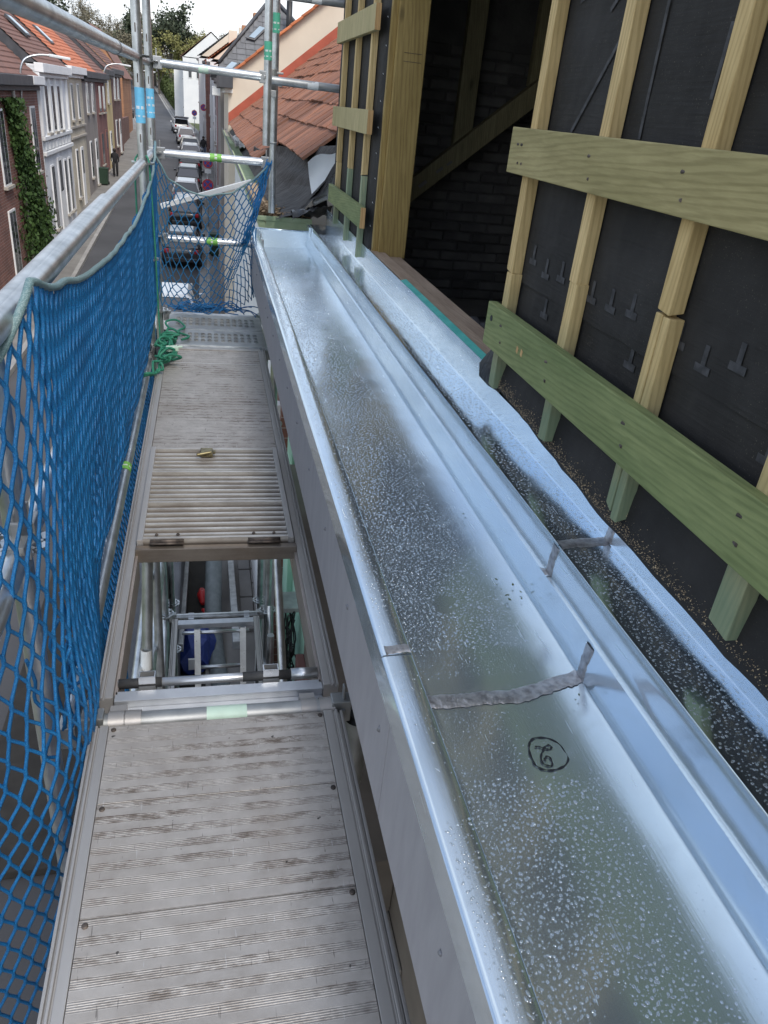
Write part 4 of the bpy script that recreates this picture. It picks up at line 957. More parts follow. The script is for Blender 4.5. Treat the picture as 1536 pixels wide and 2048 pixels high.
# lower deck with its own hatch and ladder
low = thing('lower_hatch_deck', 'lower scaffold deck seen down through the open hatch', 'deck', (0, 0, 0), 0, 'decks of the scaffold walkway')
rail(low, -.292, -.252, 1.5, 4.57, -1, 'rail_aluminium', -2.0); rail(low, .286, .328, 1.5, 4.57, 1, 'rail_aluminium', -2.0)
boxo('deck_panel', (-.25, 1.5, -2.035), (.285, 3.42, -2.0), 'deck_aluminium', low, .0015); boxo('end_beam', (-.25, 4.50, -2.04), (.285, 4.555, -2.0), 'beam_aluminium', low, .002)
for x in (-.16, .24): claw(low, x, MID, .04, -1, 'beam_aluminium', -2.035)
ll = thing('lower_ladder', 'second aluminium ladder leaning below the lower deck', 'ladder')
MB().tube([(-.22, 4.44, -2.03), (.25, 4.44, -2.03)], .013, 12).build('hinge_rod', 'bright_steel', ll, True)
for x in (-.115, .205): box_tube((x, 4.44, -2.0), (x, 3.75, -3.95), .042, .03, ll, 'bright_steel')
for k in range(1, 8): MB().tube([(-.115, 4.44 - .0955 * k, -2.0 - .27 * k), (.205, 4.44 - .0955 * k, -2.0 - .27 * k)], .014, 10).build('rung', 'bright_steel', ll, True)

# ------------------------------------------------------------------ nets and ropes
def edge_path(A, B, down):
    d = B - A; v = Vector((0, 0, 1)) * d.z
    k = .30
    return [A, A + v * .13 + d * .02, A.lerp(B, .5), B - v * .13 - d * .02, B]
def net_mesh(name, node, nu, nv, r, mat, parent, skip=None, sides=5):
    m = MB()
    for j in range(nv):
        for i in range(nu + 1):
            a = i + (.5 if j % 2 else 0)
            for di in (-.5, .5):
                b = a + di
                if a < 0 or b < 0 or a > nu or b > nu: continue
                if skip and skip(a / nu, j / nv): continue
                A, B = Vector(node(a / nu, j / nv)), Vector(node(b / nu, (j + 1) / nv))
                rr = r(A) if callable(r) else r
                m.tube(edge_path(A, B, 1), [rr * 1.25, rr * 1.1, rr, rr * 1.1, rr * 1.25], sides, cap=False)
    o = m.build(name, mat, parent, True); return o
snet = thing('safety_net', 'long bright blue safety net hung along the street side of the scaffold', 'net')
PLAN = [(-1.05, 1.02), (-.80, 1.04), (-.60, 1.10), (-.46, 1.18), (-.365, 1.26), (-.310, 1.38), (-.300, 1.58), (-.302, 1.90), (-.306, 2.4), (-.308, 3.0), (-.308, 3.6), (-.306, 4.3), (-.308, 5.0), (-.320, 5.40)]
PL = smooth_path(PLAN, 16); acc = [0.0]
for p, q in zip(PL[:-1], PL[1:]): acc.append(acc[-1] + math.hypot(q[0] - p[0], q[1] - p[1]))
LT = acc[-1]; PLX = np.array([p[0] for p in PL]); PLY = np.array([p[1] for p in PL]); ACC = np.array(acc)
TOPY = [.9, 1.02, 1.10, 1.28, 1.36, 1.42, 1.66, 2.05, 2.72, 3.56, 4.51, 5.20, 5.40]; TOPZ = [.62, .66, .76, .93, 1.00, 1.045, .99, .925, .865, .835, .885, 1.0, 1.06]
def plan(u):
    s = u * LT; return float(np.interp(s, ACC, PLX)), float(np.interp(s, ACC, PLY))
def net_node(u, v):
    x, y = plan(u); zt = float(np.interp(y, TOPY, TOPZ)); zb = -.75 if y < 1.7 else float(np.interp(y, [1.7, 2.3, 5.4], [-.75, -.42, -.12]))
    z = zt + (zb - zt) * v
    far = float(np.interp(y, [1.75, 2.2], [0, 1]))
    x += -.012 * math.sin(v * 3.1) - far * .062 * math.exp(-((z + .06) / .20) ** 2)
    near = 1 - float(np.interp(y, [1.5, 1.9], [0, 1]))
    x += near * (.030 * math.exp(-((z - .05) / .16) ** 2)) - near * .05 * max(0, -z - .12)
    x += .006 * nz(u * 30, v * 7, 2) + (.008 * math.sin(u * 38 + v * 2.0)) * (.1 + v)
    y += .012 * nz(u * 22, v * 9, 8); z += .010 * nz(u * 25, v * 5, 5)
    return x, y, z
def net_u(u, v):
    return net_node(u, v)
NU = int(LT / .0430); net_mesh('netting', net_u, NU, 29, lambda A: .0041 if A.y < 1.7 else .0041, 'net_blue', snet)
# the spare layer of the same net, pushed inward and hanging in folds
def net_node2(u, v):
    x, y = plan(.20 + .80 * u); zt = float(np.interp(y, TOPY, TOPZ)) - .015; z = zt + (-.08 - zt) * v
    x += -.016 + .010 * math.sin(u * 40 + v * 3) - .055 * max(0, v - .70) / .30
    return x, y + .02 * nz(u * 9, v * 4), z
net_mesh('netting_fold', net_node2, int(LT * .80 / .050), 17, .0040, 'net_blue', snet)
m = MB(); pts = []
for i in range(161):
    u = i / 160; x, y, z = net_node(u, 0); pts.append((x, y, z + .006))
m.tube(pts, .0078, 8); m.build('border_rope', 'border_rope', snet, True)
# bunched cords where the net is stuffed beside the deck
m = MB()
for k in range(9):
    y = random.uniform(1.35, 1.75); x = -.315 + random.uniform(-.05, .012); p = []
    for i in range(7):
        p.append((x + random.gauss(0, .014) - .03 * max(0, (i - 3)) * .2, y + .03 * (i - 3) * .4 + random.gauss(0, .012), .30 - i * .075 + random.gauss(0, .01)))
    m.tube(smooth_path(p, 4), .0042, 5)
stuff(m.build('bunched_netting', 'net_blue', snet, True))

enet = thing('end_net', 'dark blue net sagging across the far end of the scaffold', 'net')
ROWS = [[(-0.332, 1.007), (-0.255, 0.861), (-0.132, 0.787), (0.011, 0.77), (0.156, 0.803), (0.285, 0.883), (0.39, 1.003)],
        [(-0.333, 0.72), (-0.25, 0.572), (-0.123, 0.501), (0.007, 0.494), (0.14, 0.541), (0.239, 0.637), (0.343, 0.786)],
        [(-0.337, 0.407), (-0.246, 0.232), (-0.114, 0.189), (0.021, 0.23), (0.14, 0.338), (0.234, 0.476), (0.306, 0.61)],
        [(-0.336, 0.041), (-0.236, 0.028), (-0.118, 0.009), (0.002, 0.022), (0.106, 0.132), (0.201, 0.341), (0.273, 0.537)]]
def grid_fn(rows, yc, bulge):
    G = np.array(rows); nr, nc = G.shape[:2]
    def fn(u, v):
        a = min(max(u, 0), 1) * (nc - 1); b = min(max(v, 0), 1) * (nr - 1); i = min(int(a), nc - 2); j = min(int(b), nr - 2); fa, fb = a - i, b - j
        p = (G[j, i] * (1 - fa) + G[j, i + 1] * fa) * (1 - fb) + (G[j + 1, i] * (1 - fa) + G[j + 1, i + 1] * fa) * fb
        return (p[0] + .01 * nz(u * 9, v * 9, 1), yc + bulge * math.sin(u * 3.14) * math.sin(min(1, v + .15) * 3.0) + .02 * nz(u * 6, v * 6, 4), p[1] + .008 * nz(u * 8, v * 8, 6))
    return fn
ef = grid_fn(ROWS, 5.43, .03)
net_mesh('netting', ef, 15, 17, .0034, 'net_teal', enet)
ef2 = grid_fn([[(0.112, 0.125), (0.208, 0.342), (0.274, 0.527)], [(0.133, 0.056), (0.25, 0.243), (0.316, 0.415)], [(0.175, 0.013), (0.279, 0.106), (0.337, 0.161)]], 5.42, -.02)
net_mesh('netting', ef2, 8, 5, .0032, 'net_teal', enet)
m = MB(); m.tube([ef(i / 40, 0) for i in range(41)], .0062, 8); m.build('border_rope', 'border_rope', enet, True)
m = MB()
for k in range(12):
    p = [(.385 + random.uniform(-.015, .02) - .025 * i + random.gauss(0, .008), 5.43 + random.uniform(-.02, .02), 1.0 - .085 * i + random.gauss(0, .012)) for i in range(7)]
    m.tube(smooth_path(p, 4), .0036, 5)
for k in range(26):
    x = random.uniform(-.33, .12); p = [(x + .06 * i + random.gauss(0, .02), 5.36 + random.gauss(0, .045), .035 + abs(random.gauss(0, .03))) for i in range(5)]
    m.tube(smooth_path(p, 4), .0036, 5)
stuff(m.build('bunched_netting', 'net_blue', enet, True))
m = MB(); m.tube(smooth_path([(.28, 5.40, .60), (.30, 5.38, .50), (.315, 5.40, .40), (.30, 5.42, .32), (.285, 5.40, .40), (.30, 5.36, .50), (.31, 5.38, .60)], 8), .0045, 6); m.build('tie_loop', 'net_teal', enet, True)

grope = thing('green_rope', 'tangled green rope lying on the deck corner by the net', 'rope', (-.27, 4.30, 0))
def squiggle(path, r, seed, turns, amp, n=90, z0=.012, zs=.05):
    random.seed(seed); P = smooth_path(path, 12); out = []
    for i in range(n):
        t = i / (n - 1); k = t * (len(P) - 1); a = P[int(k)]
        out.append((a[0] + amp * math.sin(t * turns * 6.28 + 1.3 * math.sin(t * 21)) * (.5 + random.random() * .7), a[1] + amp * 1.4 * math.cos(t * turns * 5.1 + math.sin(t * 13)) * (.5 + random.random() * .7), z0 + zs * abs(math.sin(t * turns * 3.7)) * random.uniform(.3, 1)))
    return smooth_path(out[::2], 5)
m = MB()
m.tube(squiggle([(-.04, -.35), (.0, -.1), (.03, .1), (.0, .30), (.06, .5)], .007, 5, 9, .05, 130, .012, .06), .0072, 7)
m.tube(squiggle([(.06, -.1), (.02, .15), (.05, .35)], .007, 9, 7, .045, 90, .03, .07), .0072, 7)
m.build('coil', 'green_rope', grope, True)
m = MB(); m.tube(smooth_path([(.02, .62, .02), (-.01, .75, .03), (.05, .85, .02), (.11, .72, .012), (.07, .60, .012), (.14, .50, .012), (.10, .42, .012)], 8), .0068, 7); m.build('loose_end', 'green_rope', grope, True)
m = MB(); m.obox((.06, .02, .075), (1, .3, 0), (-.3, 1, 0), (0, 0, 1), .03, .02, .012); m.tube([(.085, .03, .08), (.115, .045, .078)], .007, 6); m.build('frayed_knot', 'sticker_pale', grope, bevel=.006)
random.seed(11)
hrope = thing('hanging_rope', 'thin green rope looped over the guard rail corner', 'rope', (XL, 4.64, 1.0))
m = MB(); m.tube(smooth_path([(-.05, .02, -1.0), (-.048, .02, -.5), (-.045, .02, -.05), (-.03, .02, .03), (.0, .0, .042), (.03, -.02, .02), (.036, -.02, -.08), (.045, -.03, -.4), (.05, -.05, -.8), (.055, -.08, -.98)], 6), .0052, 7); m.build('rope_strand', 'green_rope', hrope, True)
whitetube = MB().obox((-.012, 5.70, .755), (.95, 0, .315), (0, 1, 0), (-.315, 0, .95), .32, .02, .016).build('loose_plank', 'render_white', None, bevel=.003); tag(whitetube, 'white plank set slantwise behind the end net', 'plank')

# ------------------------------------------------------------------ clutter at the foot of the scaffold, seen through the hatch
m = MB(); m.tube(smooth_path([(.10, 12.0, -4.6), (.02, 10.6, -5.2), (.0, 9.2, -5.75), (.12, 7.9, -5.9), (.25, 6.8, -5.93)], 8), .13, 12); tag(m.build('drain_hose', 'hose_grey', None, True), 'thick grey hose lying on the ground below the scaffold', 'hose')
def bag(name, loc, mat, label, cat, s):
    random.seed(hash(label) % 1000); b = bmesh.new(); bmesh.ops.create_icosphere(b, subdivisions=3, radius=1)
    for v in b.verts:
        k = 1 + .22 * nz(v.co.x * 2, v.co.y * 2, v.co.z * 2); v.co = Vector((v.co.x * s[0], v.co.y * s[1], max(v.co.z, -.75) * s[2])) * k
    me = bpy.data.meshes.new(name); b.to_mesh(me); b.free(); o = link(name, me, mat); o.location = loc; return tag(o, label, cat)
bl = bag('blue_sack', (-.30, 8.9, -5.75), 'tool_blue', 'bulging blue sack with white label on the ground below', 'sack', (.32, .42, .36)); boxo('label_patch', (-.05, -.47, .02), (.09, -.44, .20), 'sticker_white', bl)
rd = thing('red_tool', 'red power tool and cable on the ground below the scaffold', 'tool', (-.18, 10.3, -5.9))
MB().tube([(0, .18, .1), (0, .0, .13), (.02, -.2, .1)], [.05, .08, .04], 10).build('tool_body', 'tool_red', rd, True); MB().tube(smooth_path([(.02, -.35, .1), (.10, -.7, .03), (-.05, -1.1, .03), (-.02, -1.5, .05), (-.06, -1.9, .2)], 6), .028, 8).build('tool_cable', 'tool_red', rd, True)
tag(MB().box((-2.6, 5.6, -5.99), (1.0, 15.0, -5.875)).build('ground_shade_sheet', 'interior_dark', None, bevel=.02), 'black sheet added over the ground in place of shade under the scaffold', 'tarpaulin')  # added dark sheet, its black stands in for shade on the ground
tag(MB().box((-.425, 1.0, -5.9), (-.412, 6.2, -2.1)).build('light_block_sheet', 'interior_dark', None), 'black sheet added along the lower lifts of the scaffold to block sky light', 'sheet')  # added to keep sky light out of the lower lifts, mostly unseen
dk = MB(); dk.box((-1.3, 6.6, -5.86), (-.46, 11.8, -4.9)); tag(dk.build('waste_skip', 'dark_metal', None, bevel=.03), 'dark steel waste skip beside the foot of the scaffold', 'skip')
for k, (x0, x1) in enumerate(((-.45, -.38), (.30, .36))):
    tag(MB().obox((x0, 9.8, -5.5), (1, 0, 0), (0, .98, -.2), (0, .2, .98), .05, 1.6, .06).build('steel_profile', 'galvanised_dull', None, bevel=.01), ('long steel profile leaning left of the grey hose', 'long steel profile leaning right of the grey hose')[k], 'profile', 'steel profiles on the ground')
pave = MB()
for i in range(6):
    for j in range(2): tag(MB().box((.42 + j * .21, 9.4 + i * .42, -5.87), (.62 + j * .21, 9.8 + i * .42, -5.80 + .012 * ((i + j) % 3))).build('paving_block', 'pavement_stone', None, bevel=.012), 'grey concrete paving block in the stack below the scaffold', 'paving block', 'paving blocks laid below the scaffold')
cab = thing('cable_bracket', 'wall bracket with a tangle of black cables below the hatch', 'bracket', (.60, 4.9, -2.0))
random.seed(4); m = MB()
for k in range(12):
    p = [(random.gauss(-.03, .025), random.gauss(-.25, .10), -.12 * i + random.gauss(0, .05)) for i in range(7)]; m.tube(smooth_path(p, 4), .006, 5)
m.build('cable_bundle', 'black_cable', cab, True); b = MB(); b.box((-.10, -.34, .02), (.06, -.12, .06)); b.cyl((-.14, -.3, .04), (.08, -.16, .04), .02, 10); b.cyl((-.12, -.2, .0), (-.12, -.2, .16), .012, 8); b.build('clamp', 'galvanised_dull', cab, bevel=.004)
tag(boxo('downpipe_cover', (.585, 3.6, -4.6), (.644, 4.35, -2.2), 'render_maroon', None, .006), 'maroon timber panel on the wall below the scaffold deck', 'panel')

# ------------------------------------------------------------------ the neighbour: gutter, tile roof, foil
ng = thing('neighbour_gutter', 'pale green wooden box gutter of the next house filled with dry leaves', 'gutter')
NGY = 5.80
boxo('trough_floor', (.40, NGY + .02, .44), (.72, 21.0, .46), 'pale_green_paint', ng)
MB().prism([(.355, .628), (.365, .600), (.395, .590), (.425, .470), (.425, .44), (.40, .44), (.36, .55), (.345, .60), (.345, .628)], 1, NGY, 21.0).build('front_moulding', 'pale_green_paint', ng)
m = MB(); m.add([(.345, NGY, .628), (.735, NGY, .628), (.735, NGY, .600), (.40, NGY, .592), (.43, NGY, .47), (.735, NGY, .455)], [(0, 1, 2, 3)]); m.box((.345, NGY - .012, .598), (.735, NGY, .630)); m.box((.40, NGY - .006, .46), (.735, NGY + .01, .598)); m.build('end_board', 'pale_green_paint', ng, bevel=.004)
MB().tube([(.345, NGY, .632), (.345, 21, .632)], .012, 8).build('lead_edge', 'dark_metal', ng, True)
m = MB()
for i in range(2200):
    y = NGY + .01 + abs(random.gauss(0, .35)); w = max(0, 1 - (y - NGY) / 1.6); x = random.uniform(.37, .40 + .33 * max(.15, w)); p = Vector((x, y, .61 + .05 * w * random.random() + .02 * nz(x * 9, y * 6)))
    a = Vector((random.uniform(-1, 1), random.uniform(-1, 1), random.uniform(-.4, .4))).normalized() * random.uniform(.006, .022); b = a.cross(Vector((random.uniform(-.3, .3), random.uniform(-.3, .3), 1))).normalized() * random.uniform(.003, .010)
    m.add([p - a, p + b, p + a, p - b + Vector((0, 0, .006))], [(0, 1, 2, 3)])
stuff(m.build('dry_leaves', 'dry_leaves', ng)); boxo('leaf_bed', (.372, NGY + .005, .52), (.72, 8.4, .604), 'dry_leaves', ng)
SL = .81; CS = 1 / math.sqrt(1 + SL * SL)
def roofz(x): return .86 + SL * (x - .63)
nroof = thing('neighbour_roof', 'old red clay tile roof of the next house with its lower tiles stripped', 'roof')
# boarding and black underlay below the tiles, uncovered near the gutter
m = MB(); ny = 40; nx = 16
for j in range(ny + 1):
    y = 5.80 + (21 - 5.80) * j / ny
    for i in range(nx + 1):
        t = i / nx; x = .52 + 4.6 * t * t; z = roofz(x) - .10 - .10 * math.exp(-((x - .52) / .25) ** 2) * 1.0 + .012 * nz(x * 6, y * 3)
        m.v.append((x, y, z))
for j in range(ny):
    for i in range(nx): a = j * (nx + 1) + i; m.f.append((a, a + 1, a + nx + 2, a + nx + 1))
m.build('underlay', 'foil_dark', nroof, True)
TW, TE, TT = .245, .335, .016
def tile_mesh():
    m = MB(); L = TE + .06; n = 10
    top = []; bot = []
    for s in range(2):
        for i in range(n + 1):
            u = -TW / 2 + TW * i / n; h = .0045 * (1 if i % 2 else -1) + (.010 if i in (0, n) else 0)
            top.append((s * L, u, TT / 2 + h + (.004 if s == 0 else 0))); bot.append((s * L, u, -TT / 2))
    k = n + 1; vs = top + bot; fs = []
    for i in range(n): fs += [(i, i + 1, k + i + 1, k + i), (2 * k + i, 3 * k + i, 3 * k + i + 1, 2 * k + i + 1), (i, 2 * k + i, 2 * k + i + 1, i + 1)]
    fs += [(0, k, 3 * k, 2 * k), (n, 2 * k + n, 3 * k + n, k + n)]
    m.add(vs, fs); me = m.mesh('tile'); me.materials.append(MATS['tile_clay']); return me
tme = tile_mesh(); cand = []
ang = math.atan(SL)
for c in range(13):
    for i in range(64):
        y = 5.75 + TW * i + (.5 * TW if c % 2 else 0); x = .50 + c * TE * CS
        if y > 20.8: continue
        lim = .86 - .10 * (y - 6.0) if y < 9.6 else .50
        if x < lim - .02: continue
        cand.append((x, y, c))
cand.sort(key=lambda q: q[1] + .4 * abs(q[0] - 1.4)); rest = MB()
for k, (x, y, c) in enumerate(cand):
    sag = .020 * math.sin(y * .75 + c * .5) + .012 * nz(y * .9, c * .7, 3); M_ = Matrix.Translation((x + sag * .4 + random.gauss(0, .004), y + random.gauss(0, .004), roofz(x) + .015 - abs(sag) + random.gauss(0, .004))) @ Matrix.Rotation(-ang + .045 + random.gauss(0, .012), 4, 'Y') @ Matrix.Rotation(random.gauss(0, .012), 4, 'Z')
    if k < 300:
        o = bpy.data.objects.new('tile', tme); COL.objects.link(o); o.parent = nroof; o.matrix_local = M_
    else:
        rest.add([M_ @ v.co for v in tme.vertices], [tuple(p.vertices) for p in tme.polygons])
stuff(rest.build('far_tiles', 'tile_clay', nroof))
sk = MB().obox((2.0, 8.6, roofz(2.0) + .10), (CS, 0, SL * CS), (0, 1, 0), (-SL * CS, 0, CS), .50, .36, .05).build('skylight', 'dark_metal', nroof, bevel=.01); MB().obox((2.0, 8.6, roofz(2.0) + .16), (CS, 0, SL * CS), (0, 1, 0), (-SL * CS, 0, CS), .42, .29, .006).build('pane', 'skylight_glass', sk)
# dark foil draped over the stripped corner, with a wrinkled roll of rubber at our wall
m = MB(); nu, nv = 26, 18
for j in range(nv + 1):
    for i in range(nu + 1):
        u, v = i / nu, j / nv; y = 5.72 + 4.6 * v; x0 = .47 + .02 * v; x1 = .98 - .42 * v; x = x0 + (x1 - x0) * u
        z = .625 + .055 * u + (roofz(max(x, .60)) - .625 - .04) * u ** 1.3 * .98 + .018 * math.sin(u * 9 + v * 7 + 3 * nz(u * 3, v * 3)) * u + .02 * nz(u * 7, v * 6, 2)
        m.v.append((x, y, z))
for j in range(nv):
    for i in range(nu): a = j * (nu + 1) + i; m.f.append((a, a + 1, a + nu + 2, a + nu + 1))
tag(m.build('dark_foil', 'foil_dark', None, True), 'dark wrinkled foil draped over the stripped roof corner', 'foil')
m = MB(); nu, nv = 20, 10
for j in range(nv + 1):
    for i in range(nu + 1):
        u, v = i / nu, j / nv; m.v.append((.58 + .28 * u, 5.66 + .30 * v + .02 * nz(u * 4, v * 4), .63 + .055 * math.sin(v * 5.5 + u * 2) * (1 - .3 * u) + .03 * nz(u * 9, v * 5, 3) + .08 * u))
for j in range(nv):
    for i in range(nu): a = j * (nu + 1) + i; m.f.append((a, a + 1, a + nu + 2, a + nu + 1))
tag(m.build('rubber_sheet', 'epdm_black', None, True), 'crumpled black rubber sheet tucked between the two gutters', 'rubber sheet')
m = MB(); nu, nv = 12, 14
for j in range(nv + 1):
    for i in range(nu + 1):
        u, v = i / nu, j / nv; m.v.append((.695 + .20 * u + .05 * v, 5.88 - .04 * u + .03 * math.sin(v * 4 + u), 1.0 - .27 * v + .10 * u * (1 - v * .5) + .02 * math.sin(u * 5)))
for j in range(nv):
    for i in range(nu): a = j * (nu + 1) + i; m.f.append((a, a + 1, a + nu + 2, a + nu + 1))
wf = thing('white_foil', 'stiff white foil sheet bent up beside the narrow wall', 'foil'); m.build('sheet', 'white_foil', wf, True)
MB().tube(smooth_path([(.74, 5.80, .735), (.80, 5.82, .765), (.88, 5.84, .80)], 5), .016, 10).build('rolled_edge', 'white_foil', wf, True)
cf = MB()
for j in range(9):
    for i in range(11):
        u, v = i / 10, j / 8; cf.v.append((.36 + .28 * u + .04 * nz(u * 5, v * 5), 13.4 + 4.6 * v, .80 - .16 * math.sin(u * 3.1) - .06 * v + .07 * nz(u * 9, v * 9, 2)))
for j in range(8):
    for i in range(10): a = j * 11 + i; cf.f.append((a, a + 1, a + 12, a + 11))
tag(cf.build('clear_foil', 'clear_foil', None, True), 'crumpled translucent foil stuffed at the far eave of the tile roof', 'foil')
nh = thing('neighbour_house', 'next house with pale front wall below its gutter', 'house')
boxo('wall', (.72, 5.76, -6.2), (4.9, 21.0, .44), 'cream_render', nh); boxo('side_strip', (.66, 7.0, -6.2), (.718, 21.0, .40), 'render_white', nh); boxo('brick_pier', (.60, 6.2, -6.0), (.718, 6.9, .36), 'brick_red', nh); boxo('pale_board', (.43, 6.3, -6.0), (.60, 6.42, -1.0), 'render_white', nh)

# ------------------------------------------------------------------ houses further along the right side
def gable_roof(parent, x0, x1, y0, y1, ze, s, mat, th=.12, over=.0, courses=14):
    # street slope built as stepped courses
    w = x1 - x0; m = MB()
    for c in range(courses):
        xa, xb = x0 + w * c / courses, x0 + w * (c + 1) / courses; za, zb = ze + s * (xa - x0), ze + s * (xb - x0)
        m.add([(xa, y0, za + .05), (xa, y1, za + .05), (xb, y1, zb + .012), (xb, y0, zb + .012), (xa, y0, za - .02), (xa, y1, za - .02)], [(0, 1, 2, 3), (4, 5, 1, 0), (4, 0, 3), (5, 2, 1)])
    m.add([(x1, y0, ze + s * w), (x1, y1, ze + s * w), (x1 + w, y1, ze), (x1 + w, y0, ze)], [(0, 1, 2, 3)])
    return m.build('roof', mat, parent)
cream = thing('cream_house', 'tall cream rendered house with orange verge tiles beyond the red roof', 'house')
YC = 21.0; xl = .50
def creamz(x): return 1.86 + .80 * (x - .66)
MB().prism([(xl, -6.2), (xl, 1.60), (.66, 1.86), (3.3, creamz(3.3)), (5.6, creamz(3.3) - 1.9), (5.6, -6.2)], 1, YC, 26.4).build('wall', 'cream_render', cream)
me_ = MB(); me_.box((0, -.14, -.03), (.34, .14, .03)); vt = me_.mesh('verge_tile'); vt.materials.append(MATS['tile_orange'])
b_ = bmesh.new(); b_.from_mesh(vt); bmesh.ops.bevel(b_, geom=b_.edges[:], offset=.012, segments=1, affect='EDGES'); b_.to_mesh(vt); b_.free()
for k in range(12):
    x = .62 + k * .262; o = bpy.data.objects.new('verge_tile', vt); COL.objects.link(o); o.parent = cream; o.location = (x, YC - .03, creamz(x) + .05); o.rotation_euler = (0, -math.atan(.80) + .04, 0)
gable_roof(cream, .6, 3.3, YC + .1, 26.4, 1.80, .80, 'tile_orange')
boxo('gutter_box', (.27, YC - .35, 1.50), (.60, 26.2, 1.78), 'dark_metal', cream, .01); boxo('soffit_board', (.42, YC - .1, 1.40), (.60, 26.2, 1.50), 'white_paint', cream, .005)
fl_ = MB(); n = 14
for i in range(n + 1):
    x = .50 + 3.2 * i / n; fl_.v += [(x, YC - .012, roofz(x) + .22), (x, YC - .012, roofz(x) - .05)]
    if i: fl_.f.append((2 * i - 2, 2 * i - 1, 2 * i + 1, 2 * i))
fl_.build('red_flashing', 'flashing_red', cream)
slate = thing('slate_house', 'house with grey slate gable and roof windows rising behind the cream house', 'house')
YG = 26.5; AP = (1.98, 4.10)
YT = YG + .55 * (AP[1] - 1.7)
MB().add([(.36, YG + .26, 2.17), (AP[0], YT, AP[1]), (3.9, YG + .385, 2.4), (.36, YG, 1.7), (3.9, YG, 1.7)], [(3, 0, 1, 2, 4)]).build('roof_boarding', 'slate_grey', slate)
for a_, b__ in (((.36, YG + .22, 2.19), (AP[0], YT - .03, AP[1] + .03)), ((AP[0], YT - .03, AP[1] + .03), (3.9, YG + .34, 2.42))): MB().tube([a_, b__], .05, 8).build('hip_ridge', 'dark_metal', slate, True)
m = MB()   # slates of the gable, laid in overlapping rows
k = 0
for r_ in range(16):
    z = 1.7 + r_ * .155; zt_ = z + .16
    xa = .36 + max(0, (zt_ - 2.17)) / (AP[1] - 2.17) * (AP[0] - .36); xb = 3.9 - max(0, zt_ - 2.4) / (AP[1] - 2.4) * (3.9 - AP[0])
    if xb - xa < .1: continue
    YG_ = YG + .55 * (z - 1.7)
    x = xa - (.14 if r_ % 2 else 0)
    while x < xb - .02:
        o = MB().add([(max(x, xa) + .006, YG_ - .036, z), (min(x + .27, xb), YG_ - .036, z), (min(x + .27, xb), YG_ + .075, z + .17), (max(x, xa) + .006, YG_ + .075, z + .17), (max(x, xa) + .006, YG_ - .012, z), (min(x + .27, xb), YG_ - .012, z)], [(0, 1, 2, 3), (4, 5, 1, 0)]) if x + .27 > xa + .03 else None
        if o: o.build('slate', 'slate_grey', slate); k += 1
        x += .275
sr = MB().add([(.36, YG + .26, 2.17), (AP[0], YT, AP[1]), (AP[0], 33.4, AP[1]), (.36, 33.4, 2.17), (3.9, YG + .385, 2.4), (3.9, 33.4, 2.4)], [(0, 1, 2, 3), (1, 4, 5, 2)]).build('roof', 'slate_grey', slate)
sdir_ = Vector((0, .55, 1)).normalized(); un = Vector((0, -1, .55)).normalized(); sx_ = Vector((1, 0, 0))
for (x, z) in ((.66, 2.02), (1.50, 3.05)):
    y = YG + .55 * (z - 1.7)
    wd = MB().obox(Vector((x, y, z)) + un * .05, (sdir_ + sx_ * .9).normalized(), (sx_ - sdir_ * .15).normalized(), un, .30, .13, .05).build('roof_window', 'dark_metal', slate, bevel=.01); MB().obox(Vector((x, y, z)) + un * .11, (sdir_ + sx_ * .9).normalized(), (sx_ - sdir_ * .15).normalized(), un, .24, .085, .012).build('pane', 'skylight_glass', wd)
boxo('wall', (.40, YG + .2, -6), (3.9, 33.5, 2.0), 'render_grey', slate); boxo('gutter_box', (.12, YG, 1.86), (.40, 33.5, 2.04), 'dark_metal', slate, .01)
MB().tube([(2.45, YG + .6, 2.9), (2.45, YG + .6, 4.0)], .09, 12).build('flue_pipe', 'black_cable', slate, True); boxo('white_cowl', (.15, YG + .3, 1.30), (.42, YG + .9, 1.55), 'white_paint', slate, .02)

def openings(parent, side, x, specs, frame='white_paint', arch=False):
    # windows and doors on a facade at X = x (side +1 faces +X)
    for (ya, yb, za, zb, kind) in specs:
        o = boxo('door' if kind == 'door' else 'window', (x - .02 if side > 0 else x - .05, ya, za), (x + .05 if side > 0 else x + .02, yb, zb), frame, parent)
        f = .07 if yb - ya > .6 else .05
        xa, xb = (x + .051, x + .056) if side > 0 else (x - .056, x - .051)
        mid = (ya + yb) / 2
        if kind == 'door':
            boxo('pane', (xa, ya + .2, za + (zb - za) * .55), (xb, yb - .2, zb - .15), 'window_glass', o)
        else:
            boxo('pane', (xa, ya + f, za + f), (xb, mid - .025, zb - f), 'window_glass', o); boxo('pane', (xa, mid + .025, za + f), (xb, yb - f, zb - f), 'window_glass', o)
        boxo('sill', (x - .03 if side > 0 else x - .14, ya - .08, za - .10), (x + .14 if side > 0 else x + .03, yb + .08, za - .005), 'beige_stone', o)
rows = [(33.6, 38.6, 'render_white', 'tile_new', 1.7), (38.7, 44.0, 'brick_brown', 'tile_old', 2.0), (44.1, 50.0, 'render_white', 'tile_new', 1.5), (50.1, 56.5, 'brick_red', 'tile_new', 2.3), (56.6, 63.0, 'render_white', 'tile_old', 2.1), (63.1, 70.0, 'brick_brown', 'tile_new', 2.4), (70.1, 78.0, 'render_white', 'tile_new', 2.5), (78.1, 87.0, 'brick_red', 'tile_old', 2.8), (87.1, 96.0, 'render_white', 'slate_grey', 3.1)]
colw = {'render_white': 'white rendered', 'brick_brown': 'brown brick', 'brick_red': 'red brick'}; ordn = ['nearest', 'second', 'third', 'fourth', 'fifth', 'sixth', 'seventh', 'eighth', 'ninth']
